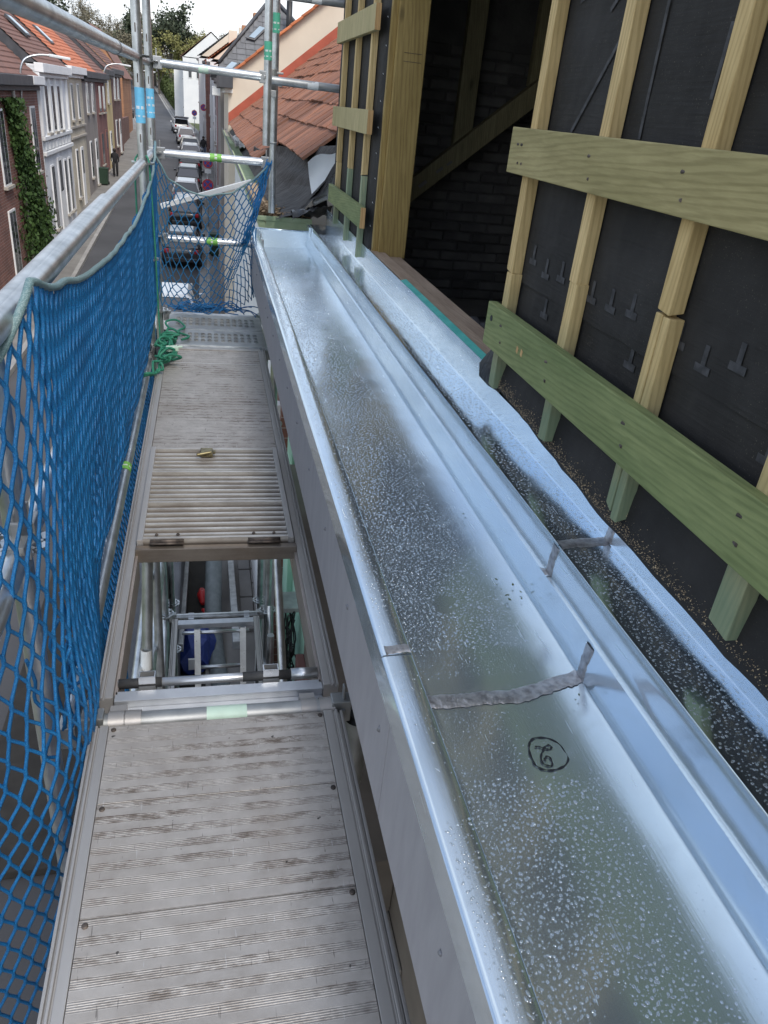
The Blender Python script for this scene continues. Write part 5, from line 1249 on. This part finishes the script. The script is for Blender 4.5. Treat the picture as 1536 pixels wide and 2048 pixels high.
for i, (ya, yb, wm, rm, ze) in enumerate(rows):
    ym = (ya + yb) / 2; b = bend(ym); g = gz(ym) - .6
    if ym > 55: ze = gz(ym) + 7.5 - .3 * (i % 2)
    h = thing('row_house', '%s house on the right side, %s beyond the slate roof' % (colw[wm], ordn[i]), 'house', (b, 0, 0), 0, 'houses along the right side of the street')
    xf = .55 + .05 * (i % 3); boxo('wall', (xf, ya, g), (6.0, yb, ze), wm, h); gable_roof(h, xf - .15, xf + 3.0, ya, yb, ze - .05, .75, rm)
    boxo('gutter_box', (xf - .28, ya + .02, ze - .22), (xf, yb - .02, ze - .04), 'dark_metal' if i % 2 else 'white_paint', h, .01)
    MB().prism([(xf, ze - .2), (xf + 3.0, ze + 2.2), (6.0, ze - .2)], 1, ya, ya + .02).build('gable', 'brick_orange' if i % 2 else 'cream_render', h)
    sp = []
    for fy in (.22, .70):
        y_ = ya + (yb - ya) * fy; gg = gz(ym)
        sp += [(y_ - .5, y_ + .5, gg + 3.5, gg + 5.0, 'w')]
        sp += [(y_ - .5, y_ + .5, gg + .9, gg + 2.5, 'w')] if fy < .5 else [(y_ - .5, y_ + .5, gg + .15, gg + 2.4, 'door')]
    openings(h, -1, xf, sp); MB().tube([(xf - .08, yb - .15, ze - .2), (xf - .08, yb - .15, g + .6)], .05, 8).build('downpipe', 'white_paint' if i % 2 else 'render_maroon', h, True)
    if i in (1, 3, 4, 6): boxo('chimney', (xf + 1.6, yb - 1.0, ze + .6), (xf + 2.3, yb - .3, ze + 2.5 + .4 * (i % 2)), 'brick_orange' if i % 2 else 'cream_render', h, .02)
fw = thing('far_white_house', 'white gabled house at the bend far up the right side', 'house', (-2.9, 112, 0))
boxo('wall', (0, 0, -3), (7, 12, 5.0), 'render_white', fw); boxo('wall', (-1.3, 5, -3), (0, 14, 4.6), 'render_white', fw); gable_roof(fw, -.3, 3.5, -.1, 12, 4.95, .8, 'tile_old'); MB().prism([(0, 4.9), (3.5, 7.85), (7, 4.9)], 1, 0, .1).build('gable', 'render_white', fw)
openings(fw, -1, 0, [(1.2, 2.0, 2.6, 4.2, 'w'), (3.2, 4.0, 2.6, 4.2, 'w'), (1.2, 2.0, -.6, 1.2, 'w'), (3.2, 4.0, -.6, 1.2, 'w')])
for xx in (.6, 1.6, 2.6):
    w_ = boxo('window', (xx, -.05, 2.7), (xx + .5, .02, 4.0), 'white_paint', fw); boxo('pane', (xx + .06, -.056, 2.76), (xx + .44, -.051, 3.94), 'window_glass', w_)

# ------------------------------------------------------------------ houses on the left side
XF = -6.9
def left_house(name, label, ya, yb, ze, wm, rm, specs, frame='white_paint', roof_s=.85, cornice=None, extra=None):
    g = gz((ya + yb) / 2) - .8
    h = thing(name, label, 'house', (0, 0, 0), 0, 'houses along the left side of the street')
    boxo('wall', (XF - 7, ya, g), (XF, yb, ze), wm, h)
    m = MB(); n = 15; W = 3.3
    for c in range(n):
        xa, xb = XF + .15 - W * c / n, XF + .15 - W * (c + 1) / n; za, zb = ze - .02 + roof_s * W * c / n, ze - .02 + roof_s * W * (c + 1) / n
        m.add([(xa, ya, za + .06), (xa, yb, za + .06), (xb, yb, zb + .012), (xb, ya, zb + .012), (xa, ya, za - .02), (xa, yb, za - .02)], [(0, 1, 2, 3), (4, 5, 1, 0)])
    m.add([(xb, ya, zb), (xb, yb, zb), (xb - W, yb, ze), (xb - W, ya, ze)], [(0, 1, 2, 3)]); m.build('roof', rm, h)
    MB().prism([(XF + .15, ze - .05), (XF - W + .15, ze + roof_s * W - .03), (XF - 2 * W + .15, ze - .05)], 1, ya, ya + .03).build('gable', 'dark_metal', h)
    if cornice:
        boxo('cornice', (XF - .02, ya - .02, ze - .32), (XF + .34, yb + .02, ze + .02), cornice, h, .02); boxo('cornice_moulding', (XF - .02, ya, ze - .50), (XF + .16, yb, ze - .33), cornice, h, .02)
    openings(h, 1, XF, specs, frame); return h
h1 = left_house('brick_house', 'red brick house overgrown with ivy at the left edge', 26.5, 37.9, 1.25, 'brick_red', 'tile_old', [(36.0, 36.9, -2.2, .2, 'w'), (36.3, 37.2, -5.4, -3.0, 'w'), (30.3, 31.3, -2.2, .2, 'w'), (30.3, 31.3, -5.4, -3.0, 'w')], cornice='dark_metal')
boxo('cornice_end', (XF - .02, 35.6, .97), (XF + .37, 37.95, 1.28), 'white_paint', h1, .02)
MB().tube([(XF + .10, 33.0, 1.0), (XF + .10, 33.0, -5.7)], .06, 10).build('downpipe', 'beige_stone', h1, True)
h2 = left_house('white_house', 'white painted townhouse with tall windows and ornate cornice', 38.0, 45.6, 1.75, 'brick_white', 'tile_old',
    [(39.4, 40.1, -.9, 1.0, 'w'), (41.0, 41.7, -.9, 1.0, 'w'), (42.6, 43.3, -.9, 1.0, 'w'), (39.2, 40.0, -4.9, -2.2, 'w'), (41.0, 42.1, -5.3, -2.0, 'door'), (42.7, 43.4, -4.7, -2.2, 'w'), (44.0, 44.7, -4.7, -2.2, 'w')], cornice='white_paint')
for z in (-1.15, -1.75): boxo('string_course', (XF - .01, 38.0, z), (XF + .13, 45.6, z + .16), 'white_paint', h2, .02)
for k in range(8): boxo('relief_panel', (XF - .01, 38.5 + k * .9, -1.55), (XF + .06, 39.1 + k * .9, -1.22), 'white_paint', h2, .015)
for y_ in (38.2, 40.5, 42.1, 43.8, 45.3): boxo('pilaster', (XF - .01, y_ - .14, -.98), (XF + .10, y_ + .14, 1.25), 'white_paint', h2, .02)
h3 = left_house('cream_brick_house', 'cream brick house with stone bands next to the white townhouse', 45.7, 51.2, 1.85, 'brick_cream', 'tile_new', [(46.8, 47.5, -.6, 1.1, 'w'), (49.0, 49.7, -.6, 1.1, 'w'), (46.8, 47.5, -4.4, -2.0, 'w'), (48.6, 49.5, -5.0, -2.0, 'door')], cornice='white_paint')
for z in (-1.0, -1.5): boxo('string_course', (XF - .01, 45.7, z), (XF + .10, 51.2, z + .12), 'beige_stone', h3, .02)
h4 = left_house('grey_house', 'grey rendered house with dark eaves on the left side', 51.3, 57.0, 1.75, 'render_grey', 'tile_new', [(52.6, 53.3, -.4, 1.2, 'w'), (54.9, 55.6, -.4, 1.2, 'w'), (52.6, 53.3, -3.9, -1.9, 'w'), (55.0, 55.9, -4.5, -1.9, 'door')], cornice='dark_metal')
h5 = left_house('maroon_house', 'maroon rendered house between the grey and the yellow house', 57.1, 62.6, 1.75, 'render_maroon', 'tile_old', [(58.2, 59.3, -.5, 1.1, 'w'), (60.3, 61.5, -.5, 1.1, 'w'), (58.2, 59.4, -3.6, -1.7, 'w'), (60.8, 61.7, -4.2, -1.6, 'door')], frame='render_maroon', cornice='dark_metal')
h6 = left_house('yellow_house', 'narrow yellow rendered house on the left side', 62.7, 66.4, 2.05, 'render_yellow', 'tile_old', [(63.6, 64.4, .0, 1.4, 'w'), (63.6, 64.5, -3.9, -1.8, 'door')], cornice='dark_metal')
h7 = left_house('brown_house', 'dark brown brick house beyond the yellow one', 66.5, 73.5, 2.2, 'brick_brown', 'tile_old', [(68.0, 69.0, .2, 1.7, 'w'), (70.6, 71.6, .2, 1.7, 'w'), (68.0, 69.0, -3.0, -1.2, 'w'), (70.6, 71.6, -3.6, -1.2, 'door')], cornice='dark_metal')
for h, y_, z_ in ((h2, 45.3, 4.9), (h4, 56.6, 4.6), (h1, 37.4, 4.2)): boxo('chimney', (XF - 3.6, y_ - .9, 2.6), (XF - 2.9, y_ - .1, z_ + .3), 'brick_orange', h, .02)
for h, y_, s in ((h2, 42.4, .30), (h3, 48.6, .3)):
    x = XF - 1.4; z = 1.75 + .85 * 1.55; d = Vector((-.762, 0, .648)); u = Vector((.648, 0, .762))
    o = MB().obox(Vector((x, y_, z)) + u * .12, d, (0, 1, 0), u, .55, .42, .05).build('roof_window', 'dark_metal', h); MB().obox(Vector((x, y_, z)) + u * .18, d, (0, 1, 0), u, .46, .34, .012).build('pane', 'skylight_glass', o)
bg = thing('orange_brick_gable', 'tall orange brick gable wall standing up beyond the brown house', 'house', (0, 84, 0))
MB().prism([(-7.7, -5), (-7.7, 1.9), (-10.3, 5.7), (-13.4, 1.9), (-13.4, -5)], 1, 0, 9).build('wall', 'brick_orange', bg); MB().add([(-7.5, -.05, 1.75), (-7.5, 9.1, 1.75), (-10.3, 9.1, 5.85), (-10.3, -.05, 5.85), (-13.6, 9.1, 1.75), (-13.6, -.05, 1.75)], [(0, 1, 2, 3), (3, 2, 4, 5)]).build('roof', 'tile_old', bg)
gw = thing('garden_wall', 'low brick garden wall with posts between brown house and orange gable', 'wall', (0, 0, 0)); MB().box((-7.6, 73.6, -4.2), (-7.3, 84.0, -1.4)).build('wall', 'brick_brown', gw)
# ivy on the brick house
ivy = thing('ivy', 'dark green ivy climbing the red brick house front', 'ivy', (XF, 34, -6))
m = MB(); random.seed(21)
for i in range(9000):
    t = random.random(); z = -5.6 + 6.1 * t; w = 1.1 + .55 * math.sin(t * 5 + .6) + .3 * nz(t * 6, 2); yc = 34.0 + .9 * math.sin(t * 3.2 + 1.0) - .9 * t
    y = yc + random.gauss(0, .72) * w; d = abs(random.gauss(0, .16)) + .03
    p = Vector((d, y - 34, z + 6)); s = random.uniform(.05, .11); a = Vector((random.gauss(0, .5), random.gauss(0, 1), random.gauss(0, 1))).normalized() * s; b = a.cross(Vector((1, random.gauss(0, .5), random.gauss(0, .5)))).normalized() * s * .8
    m.add([p - a, p + b, p + a, p - b], [(0, 1, 2, 3)])
m.build('foliage', 'leaf_ivy', ivy); MB().tube(smooth_path([(.08, .6, .3), (.1, .3, 2), (.09, -.2, 4), (.08, -.5, 5.6)], 5), [.05] * 16, 6).build('stem', 'bark', ivy, True)

# ------------------------------------------------------------------ lamps, signs, bins
def wall_lamp(y, z, label):
    t = thing('street_lamp', label, 'street lamp', (XF, y, z), 0, 'street lamps on the left houses')
    MB().tube(smooth_path([(0, 0, -1.4), (.08, 0, -.6), (.12, 0, -.1), (.3, .1, .25), (.7, .25, .42), (1.15, .4, .46)], 6), .04, 8).build('arm', 'galvanised', t, True)
    MB().obox((1.45, .52, .44), (.94, .33, -.06), (-.33, .94, 0), (.06, 0, 1), .38, .13, .05).build('lamp_head', 'sticker_white', t, bevel=.03); boxo('bracket', (-.03, -.08, -1.6), (.06, .08, -1.2), 'galvanised_dull', t, .01)
wall_lamp(34.6, 1.55, 'curved street lamp on the brick house at the left edge'); wall_lamp(61.5, 2.0, 'curved street lamp on the maroon house further up the street'); wall_lamp(90.0, 2.2, 'farthest curved street lamp beside the orange gable')
def road_sign(x, y, label, h=2.3, kind=0):
    t = thing('road_sign', label, 'road sign', (x, y, gz(y) + .12), 0, 'no parking signs along the right pavement')
    MB().tube([(0, 0, 0), (0, 0, h + .1)], .035, 8).build('pole', 'galvanised', t, True)
    MB().tube([(0, -.05, h - .25), (0, -.075, h - .25)], .30, 24).build('sign_plate', 'sign_red', t); MB().tube([(0, -.076, h - .25), (0, -.082, h - .25)], .225, 24).build('blue_field', 'sign_blue', t)
    s = MB().obox((0, -.085, h - .25), (.707, 0, .707), (0, 1, 0), (-.707, 0, .707), .225, .002, .035)
    if kind: s.obox((0, -.087, h - .25), (.707, 0, -.707), (0, 1, 0), (.707, 0, .707), .225, .002, .035)
    s.build('diagonal_bar', 'sign_red', t); boxo('sub_plate', (-.2, -.075, h - .85), (.2, -.05, h - .6), 'sticker_white', t)
road_sign(-.02, 45.0, 'round no parking sign nearest the scaffold end', 2.4, 1); road_sign(.0, 53.5, 'second round no parking sign up the right pavement', 2.4, 1); road_sign(-.35, 86.0, 'round no stopping sign by the white houses', 3.4, 1); road_sign(-1.4, 97.0, 'round no parking sign beside the farthest white car', 2.2, 0)
def wheelie(x, y, label, rot=0.0):
    t = thing('wheelie_bin', label, 'bin', (x, y, gz(y) + .13), rot, 'bins on the pavements')
    MB().add([(-.24, -.26, .05), (.24, -.26, .05), (.24, .26, .05), (-.24, .26, .05), (-.29, -.34, .95), (.29, -.34, .95), (.29, .34, .95), (-.29, .34, .95)], [(0, 3, 2, 1), (4, 5, 6, 7), (0, 1, 5, 4), (1, 2, 6, 5), (2, 3, 7, 6), (3, 0, 4, 7)]).build('body', 'bin_green', t, bevel=.03)
    boxo('lid', (-.31, -.36, .95), (.31, .38, 1.03), 'bin_green', t, .03)
    for s in (-.26, .26): MB().tube([(s - .03, .28, .1), (s + .03, .28, .1)], .1, 12).build('wheel', 'tyre_rubber', t, True)
wheelie(.30, 38.5, 'green wheelie bin standing on the right pavement'); wheelie(-6.6, 55.8, 'dark bin against the grey house on the left')

# ------------------------------------------------------------------ cars
def car(x, y, mat, label, L=4.1, W=1.74, H=1.47, kind='hatch', boot=False):
    t = thing('parked_car', label, 'car', (x, y + L / 2, gz(y + L / 2) + .02), 0, 'cars parked along the right kerb')
    t.rotation_euler = (math.atan((gz(y + L) - gz(y)) / L), 0, math.atan(-(bend(y + L) - bend(y)) / L))
    h = W / 2; hl = L / 2
    # stations from rear (-hl) to front: y, z_low, z_belt, half width
    st = [(-hl, .38, .78, .80), (-hl + .10, .28, .93, .93), (-hl + .45, .22, .97, .985), (-hl + 1.1, .20, .96, 1.0), (0, .20, .93, 1.0), (hl - 1.35, .20, .92, 1.0), (hl - .75, .21, .84, .98), (hl - .2, .26, .70, .92), (hl, .36, .58, .78)]
    m = MB(); K = 7
    for (yy, zl, zb, wk) in st:
        w = h * wk
        for (fx, z) in ((-.82, zl), (-1.0, zl + (zb - zl) * .35), (-.985, zl + (zb - zl) * .7), (-.88, zb), (.88, zb), (.985, zl + (zb - zl) * .7), (1.0, zl + (zb - zl) * .35), (.82, zl)): m.v.append((w * fx, yy, z))
    n = len(st)
    for i in range(n - 1):
        for k in range(8): a = i * 8 + k; b = i * 8 + (k + 1) % 8; m.f.append((a, b, b + 8, a + 8))
    m.f += [tuple(range(7, -1, -1)), tuple((n - 1) * 8 + k for k in range(8))]
    body = m.build('body', mat, t, True); md = body.modifiers.new('s', 'SUBSURF'); md.levels = 1; md.render_levels = 2
    # cabin: glass house with roof on top
    yr0, yr1, yf1, yf0 = -hl + .18, -hl + .62, hl - 1.95, hl - 1.15
    if kind == 'wagon': yr1 = -hl + .42
    wb, wt = h * .90, h * .70; zb, zt = .90, H
    def ring(yy0, yy1):
        return
    cb = MB().add([(-wb, yr0, zb), (wb, yr0, zb), (wt, yr1, zt - .05), (-wt, yr1, zt - .05), (-wb, yf0, zb - .02), (wb, yf0, zb - .02), (wt, yf1, zt - .05), (-wt, yf1, zt - .05)], [(0, 1, 2, 3), (4, 7, 6, 5), (0, 3, 7, 4), (1, 5, 6, 2), (3, 2, 6, 7), (0, 4, 5, 1)]).build('cabin_glass', 'car_glass', t, bevel=.05)
    rf = MB().add([(-wt - .04, yr1 - .06, zt - .07), (wt + .04, yr1 - .06, zt - .07), (wt + .04, yf1 + .05, zt - .07), (-wt - .04, yf1 + .05, zt - .07), (-wt + .10, yr1 + .12, zt), (wt - .10, yr1 + .12, zt), (wt - .10, yf1 - .15, zt), (-wt + .10, yf1 - .15, zt)], [(0, 3, 2, 1), (4, 5, 6, 7), (0, 1, 5, 4), (1, 2, 6, 5), (2, 3, 7, 6), (3, 0, 4, 7)]).build('roof', mat, t, bevel=.03)
    for s in (-1, 1):
        for (a, b, w_) in (((wb * s, yr0 - .01, zb), (wt * s, yr1 - .02, zt - .05), .055), ((wb * s, yf0 + .01, zb - .02), (wt * s, yf1 + .02, zt - .05), .04), ((wb * s, (yr0 + yf0) / 2 - .1, zb), (wt * s, (yr1 + yf1) / 2, zt - .04), .035)): MB().tube([a, b], w_, 6).build('pillar', mat, t, True)
    for s in (-1, 1):
        MB().obox((s * h * .74, -hl + .05, .78), (1, 0, 0), (0, 1, .1), (0, -.1, 1), .09, .06, .09).build('tail_light', 'tail_light', t, bevel=.03); MB().obox((s * h * .66, hl - .14, .60), (1, .3 * s * -1, 0), (.3 * s, 1, 0), (0, 0, 1), .18, .08, .08).build('headlight', 'sticker_white', t, bevel=.03)
        MB().obox((s * (h + .07), yf0 - .35, .98), (1, 0, 0), (0, 1, 0), (0, 0, 1), .09, .06, .07).build('mirror', mat, t, bevel=.03)
        for yy in (-hl + .78, hl - .80):
            wl_ = MB().tube([(s * (h - .20), yy, .30), (s * (h + .01), yy, .30)], .31, 20).build('wheel', 'tyre_rubber', t, True); MB().tube([(s * (h - .02), yy, .30), (s * (h + .018), yy, .30)], .19, 14).build('rim', 'galvanised', wl_)
    MB().obox((0, -hl + .035, .66), (1, 0, 0), (0, 1, 0), (0, 0, 1), .26, .012, .06).build('number_plate', 'plate_white', t); MB().obox((0, -hl + .06, .40), (1, 0, 0), (0, 1, 0), (0, 0, 1), h * .78, .05, .09).build('bumper', 'car_charcoal', t, bevel=.03)
    if boot:
        MB().add([(-wb, yr1, zt - .03), (wb, yr1, zt - .03), (wb * .95, yr1 - .95, zt + .22), (-wb * .95, yr1 - .95, zt + .22), (-wb, yr1, zt), (wb, yr1, zt), (wb * .95, yr1 - .97, zt + .26), (-wb * .95, yr1 - .97, zt + .26)], [(0, 1, 2, 3), (4, 7, 6, 5), (0, 4, 5, 1), (1, 5, 6, 2), (2, 6, 7, 3), (3, 7, 4, 0)]).build('open_tailgate', mat, t, bevel=.02)
    return t
CARS = [(-1.22, 25.0, 'car_white', 'white car parked closest, just past the end net', 4.3, 1.5), (-1.20, 36.0, 'car_charcoal', 'dark hatchback with red tail lights seen through the net', 4.2, 1.48), (-1.25, 44.2, 'car_black', 'black car with bright number plate behind the sagging net', 4.2, 1.46), (-1.30, 50.2, 'car_silver', 'silver grey car parked under the slanted white plank', 4.2, 1.48), (-1.30, 56.2, 'car_charcoal', 'charcoal car below the guard rail, third from the bend', 4.2, 1.5),
        (-1.35, 63.6, 'car_black', 'black car half hidden behind the guard rail tube', 4.2, 1.5), (-1.40, 69.0, 'car_silver', 'silver estate parked between black car and pale beige car', 4.2, 1.5), (-1.55, 74.5, 'car_beige', 'pale beige small car with dark rear window up the street', 3.9, 1.45), (-2.10, 83.0, 'car_white', 'white hatchback parked behind the pale beige car', 4.1, 1.48), (-2.95, 94.5, 'car_white', 'farthest white car with its tailgate raised', 4.3, 1.5)]
for i, (x, y, mt, lb, L, H) in enumerate(CARS): car(x, y, mt, lb, L, 1.74, H, 'hatch' if i % 2 else 'wagon', i == 9)
mc = thing('motorcycle', 'dark motorcycle parked at the left kerb near the bend', 'motorcycle', (-9.0, 109, gz(109) + .1), .2)
for yy in (-.65, .65): MB().tube([(-.06, yy, .3), (.06, yy, .3)], .31, 16).build('wheel', 'tyre_rubber', mc, True)
MB().tube([(0, -.7, .75), (0, -.2, .85), (0, .3, .9), (0, .6, .6)], [.10, .17, .2, .08], 10).build('body', 'car_charcoal', mc, True); MB().tube([(-.35, .42, 1.08), (0, .45, 1.02), (.35, .42, 1.08)], .025, 8).build('handlebar', 'galvanised', mc, True); MB().tube([(0, .62, .3), (0, .42, 1.0)], .05, 8).build('fork', 'galvanised', mc, True)

# ------------------------------------------------------------------ people
def person(x, y, label, rot, coat, legs, bag_=False):
    z = gz(y) + .13; t = thing('person', label, 'person', (x, y, z), rot)
    V = [(0, 0, .96), (0, .01, 1.18), (0, 0, 1.40), (0, .0, 1.50), (0, .03, 1.58), (0, .02, 1.70),
         (.10, 0, .90), (.11, .12, .50), (.10, .02, .09), (.10, .16, .05), (-.10, 0, .90), (-.11, -.06, .50), (-.10, -.22, .12), (-.10, -.10, .05),
         (.19, 0, 1.38), (.25, -.05, 1.12), (.23, .10, .90), (-.19, 0, 1.38), (-.25, .05, 1.12), (-.23, .14, .92)]
    E_ = [(0, 1), (1, 2), (2, 3), (3, 4), (4, 5), (0, 6), (6, 7), (7, 8), (8, 9), (0, 10), (10, 11), (11, 12), (12, 13), (2, 14), (14, 15), (15, 16), (2, 17), (17, 18), (18, 19)]
    Rr = [.17, .18, .17, .07, .10, .09, .10, .075, .055, .045, .10, .075, .055, .045, .085, .062, .045, .085, .062, .045]
    me = bpy.data.meshes.new('body'); me.from_pydata(V, E_, []); o = link('body', me, coat, t); me.materials.append(MATS[legs]); me.materials.append(MATS['skin'])
    md = o.modifiers.new('skin', 'SKIN'); 
    for i, v in enumerate(me.skin_vertices[0].data): v.radius = (Rr[i], Rr[i] * .8); v.use_root = (i == 0)
    s = o.modifiers.new('sub', 'SUBSURF'); s.levels = 1; s.render_levels = 2; md.use_smooth_shade = True
    MB().tube([(0, 0, .42), (0, 0, .97)], .01, 4)
    for s_, yy, y2 in ((.105, .06, .02), (-.105, -.03, -.22)):
        MB().tube([(s_, 0, .92), (s_ * 1.05, yy * 1.6, .50), (s_, y2, .10)], [.105, .085, .068], 10).build('trouser_leg', legs, t, True); MB().obox((s_, y2 + .07, .045), (1, 0, 0), (0, 1, 0), (0, 0, 1), .05, .13, .04).build('shoe', 'tyre_rubber', t, bevel=.03)
    MB().tube([(0, .02, 1.60), (0, .01, 1.70), (0, .01, 1.76)], [.115, .115, .05], 12).build('hood', 'hair_dark', t, True); MB().tube([(0, .10, 1.62), (0, .118, 1.62)], [.06, .045], 10).build('face', 'skin', t, True)
    if bag_: MB().obox((.02, -.22, 1.18), (1, 0, 0), (0, 1, 0), (0, 0, 1), .17, .10, .22).build('backpack', 'cloth_black', t, bevel=.05)
    return t
person(-6.25, 59.6, 'person in black hooded coat walking along the left houses', .1, 'cloth_black', 'cloth_black'); person(-.35, 73.0, 'person in dark jacket and jeans on the right pavement', math.pi, 'cloth_black', 'cloth_jeans', True)

# ------------------------------------------------------------------ trees and hedge at the end of the street
def tree(x, y, h, label, kind, seed, crown=.5, leaves=900, group='trees on the hill at the end of the street'):
    h *= 1.12
    random.seed(seed); g = gz(y) - .3; t = thing('tree', label, 'tree', (x, y, g), 0, group)
    m = MB(); tips = []
    def grow(p, d, L, r, lev):
        q = p + d * L; mid = p.lerp(q, .5) + Vector((random.gauss(0, .04), random.gauss(0, .04), 0)) * L
        m.tube([p, mid, q], [r, r * .8, r * .62], 5 if lev else 8, cap=False)
        if lev >= 3: tips.append((p, q)); return
        if lev >= 2: tips.append((mid, q))
        for k in range(4 if lev else 6):
            a = random.uniform(0, 6.28); sp = random.uniform(.35, .85) * (1.0 if kind != 'poplar' else .5); nd = (d + Vector((math.cos(a), math.sin(a), random.uniform(-.1, .35))) * sp).normalized()
            st_ = p.lerp(q, random.uniform(.45, 1.0) if lev else random.uniform(.35, 1.0)); grow(st_, nd, L * random.uniform(.5, .72), r * .5, lev + 1)
    grow(Vector((0, 0, 0)), Vector((random.gauss(0, .03), random.gauss(0, .03), 1)).normalized(), h * .52, h * .016 + .05, 0)
    m.build('trunk', 'bark', t, True)
    lm = {'bare': 'leaf_bud', 'spring': 'leaf_spring', 'poplar': 'leaf_bud', 'evergreen': 'leaf_evergreen', 'hedge': 'leaf_hedge'}[kind]; c = MB()
    for i in range(leaves):
        p, q = random.choice(tips); s = random.uniform(.08, .20) * (1.9 if kind == 'evergreen' else 1.25 if kind in ('spring', 'hedge') else .8); b = p.lerp(q, random.random()) + Vector((random.gauss(0, 1), random.gauss(0, 1), random.gauss(0, 1))) * (.35 if kind != 'evergreen' else .5)
        a = Vector((random.gauss(0, 1), random.gauss(0, 1), random.gauss(0, .6))).normalized() * s; e = a.cross(Vector((random.gauss(0, 1), random.gauss(0, 1), random.gauss(0, 1)))).normalized() * s * .7
        c.add([b - a, b + e, b + a, b - e], [(0, 1, 2, 3)])
    c.build('crown', lm, t); return t
random.seed(77)
TREES = [(-7.0, 176, 14.5, 'evergreen', 2600), (-3.6, 168, 10.5, 'spring', 2200), (-1.0, 172, 9.0, 'spring', 1800), (-10.5, 186, 13.0, 'bare', 1100), (-14.5, 182, 12.0, 'evergreen', 1800), (-18.5, 192, 13.5, 'bare', 1100), (-22.5, 178, 12.0, 'bare', 1000), (-26.5, 188, 13.5, 'bare', 1000), (-30, 176, 13, 'evergreen', 1800), (-34, 192, 14, 'bare', 900), (-12.5, 168, 8.0, 'bare', 900), (-16.6, 164, 8.5, 'bare', 900), (-20.5, 160, 9.5, 'bare', 900), (1.5, 190, 10.5, 'bare', 1000), (4.5, 196, 10.0, 'bare', 900), (8, 190, 9.5, 'bare', 900), (-5.0, 196, 12.5, 'bare', 900), (-8.5, 163, 7.5, 'spring', 1200), (-24.5, 150, 11.0, 'bare', 900), (-28, 145, 11.5, 'bare', 900), (12, 200, 10, 'bare', 800), (-38, 180, 14, 'bare', 800)]
rank = sorted(range(len(TREES)), key=lambda k: TREES[k][0] / TREES[k][1]); ORD = ['first', 'second', 'third', 'fourth', 'fifth', 'sixth', 'seventh', 'eighth', 'ninth', 'tenth', 'eleventh', 'twelfth', 'thirteenth', 'fourteenth', 'fifteenth', 'sixteenth', 'seventeenth', 'eighteenth', 'nineteenth', 'twentieth', 'twenty-first', 'twenty-second', 'twenty-third', 'twenty-fourth']
wordk = {'evergreen': 'dark evergreen tree', 'spring': 'yellow green budding tree', 'bare': 'bare brown budding tree'}
for i, (x, y, h, k, n) in enumerate(TREES):
    where = 'on the hill'
    tree(x, y, h, '%s %s, %s tree from the left' % (wordk[k], where, ORD[rank.index(i)]), k, 100 + i, leaves=int(n * (3.6 if k == 'bare' else 2.0)))
hm = MB(); random.seed(5)
for i in range(9000):
    t = random.random(); y = 128 + 60 * t; x = -6.0 + bend(y) + .0 * t + 6.0 + random.gauss(0, 1.5); 
    if x < bend(y) + .6: x = bend(y) + .6 + random.random()
    p = Vector((x, y, gz(y) + abs(random.gauss(0, 1.1)))); s = random.uniform(.12, .28); a = Vector((random.gauss(0, 1), random.gauss(0, 1), random.gauss(0, 1))).normalized() * s; e = a.cross(Vector((random.gauss(0, 1), random.gauss(0, 1), random.gauss(0, 1)))).normalized() * s * .7
    hm.add([p - a, p + e, p + a, p - e], [(0, 1, 2, 3)])
o = hm.build('roadside_undergrowth', 'leaf_hedge'); stuff(o); tag(o, 'green undergrowth along the outside of the road bend', 'undergrowth')
hm = MB()
for i in range(30000):
    x = random.uniform(-60, 40); y = random.uniform(195, 215); p = Vector((x, y, gz(y) + random.random() ** .8 * (10.0 + 3.5 * nz(x * .12, 2)))); s = random.uniform(.2, .45); a = Vector((random.gauss(0, 1), random.gauss(0, 1), random.gauss(0, 1))).normalized() * s; e = a.cross(Vector((random.gauss(0, 1), random.gauss(0, 1), random.gauss(0, 1)))).normalized() * s * .5
    hm.add([p - a, p + e, p + a, p - e], [(0, 1, 2, 3)])
o = hm.build('far_wood', 'leaf_bud'); stuff(o); tag(o, 'brown wood with haze put into its colour, covering the hill behind the trees', 'wood')
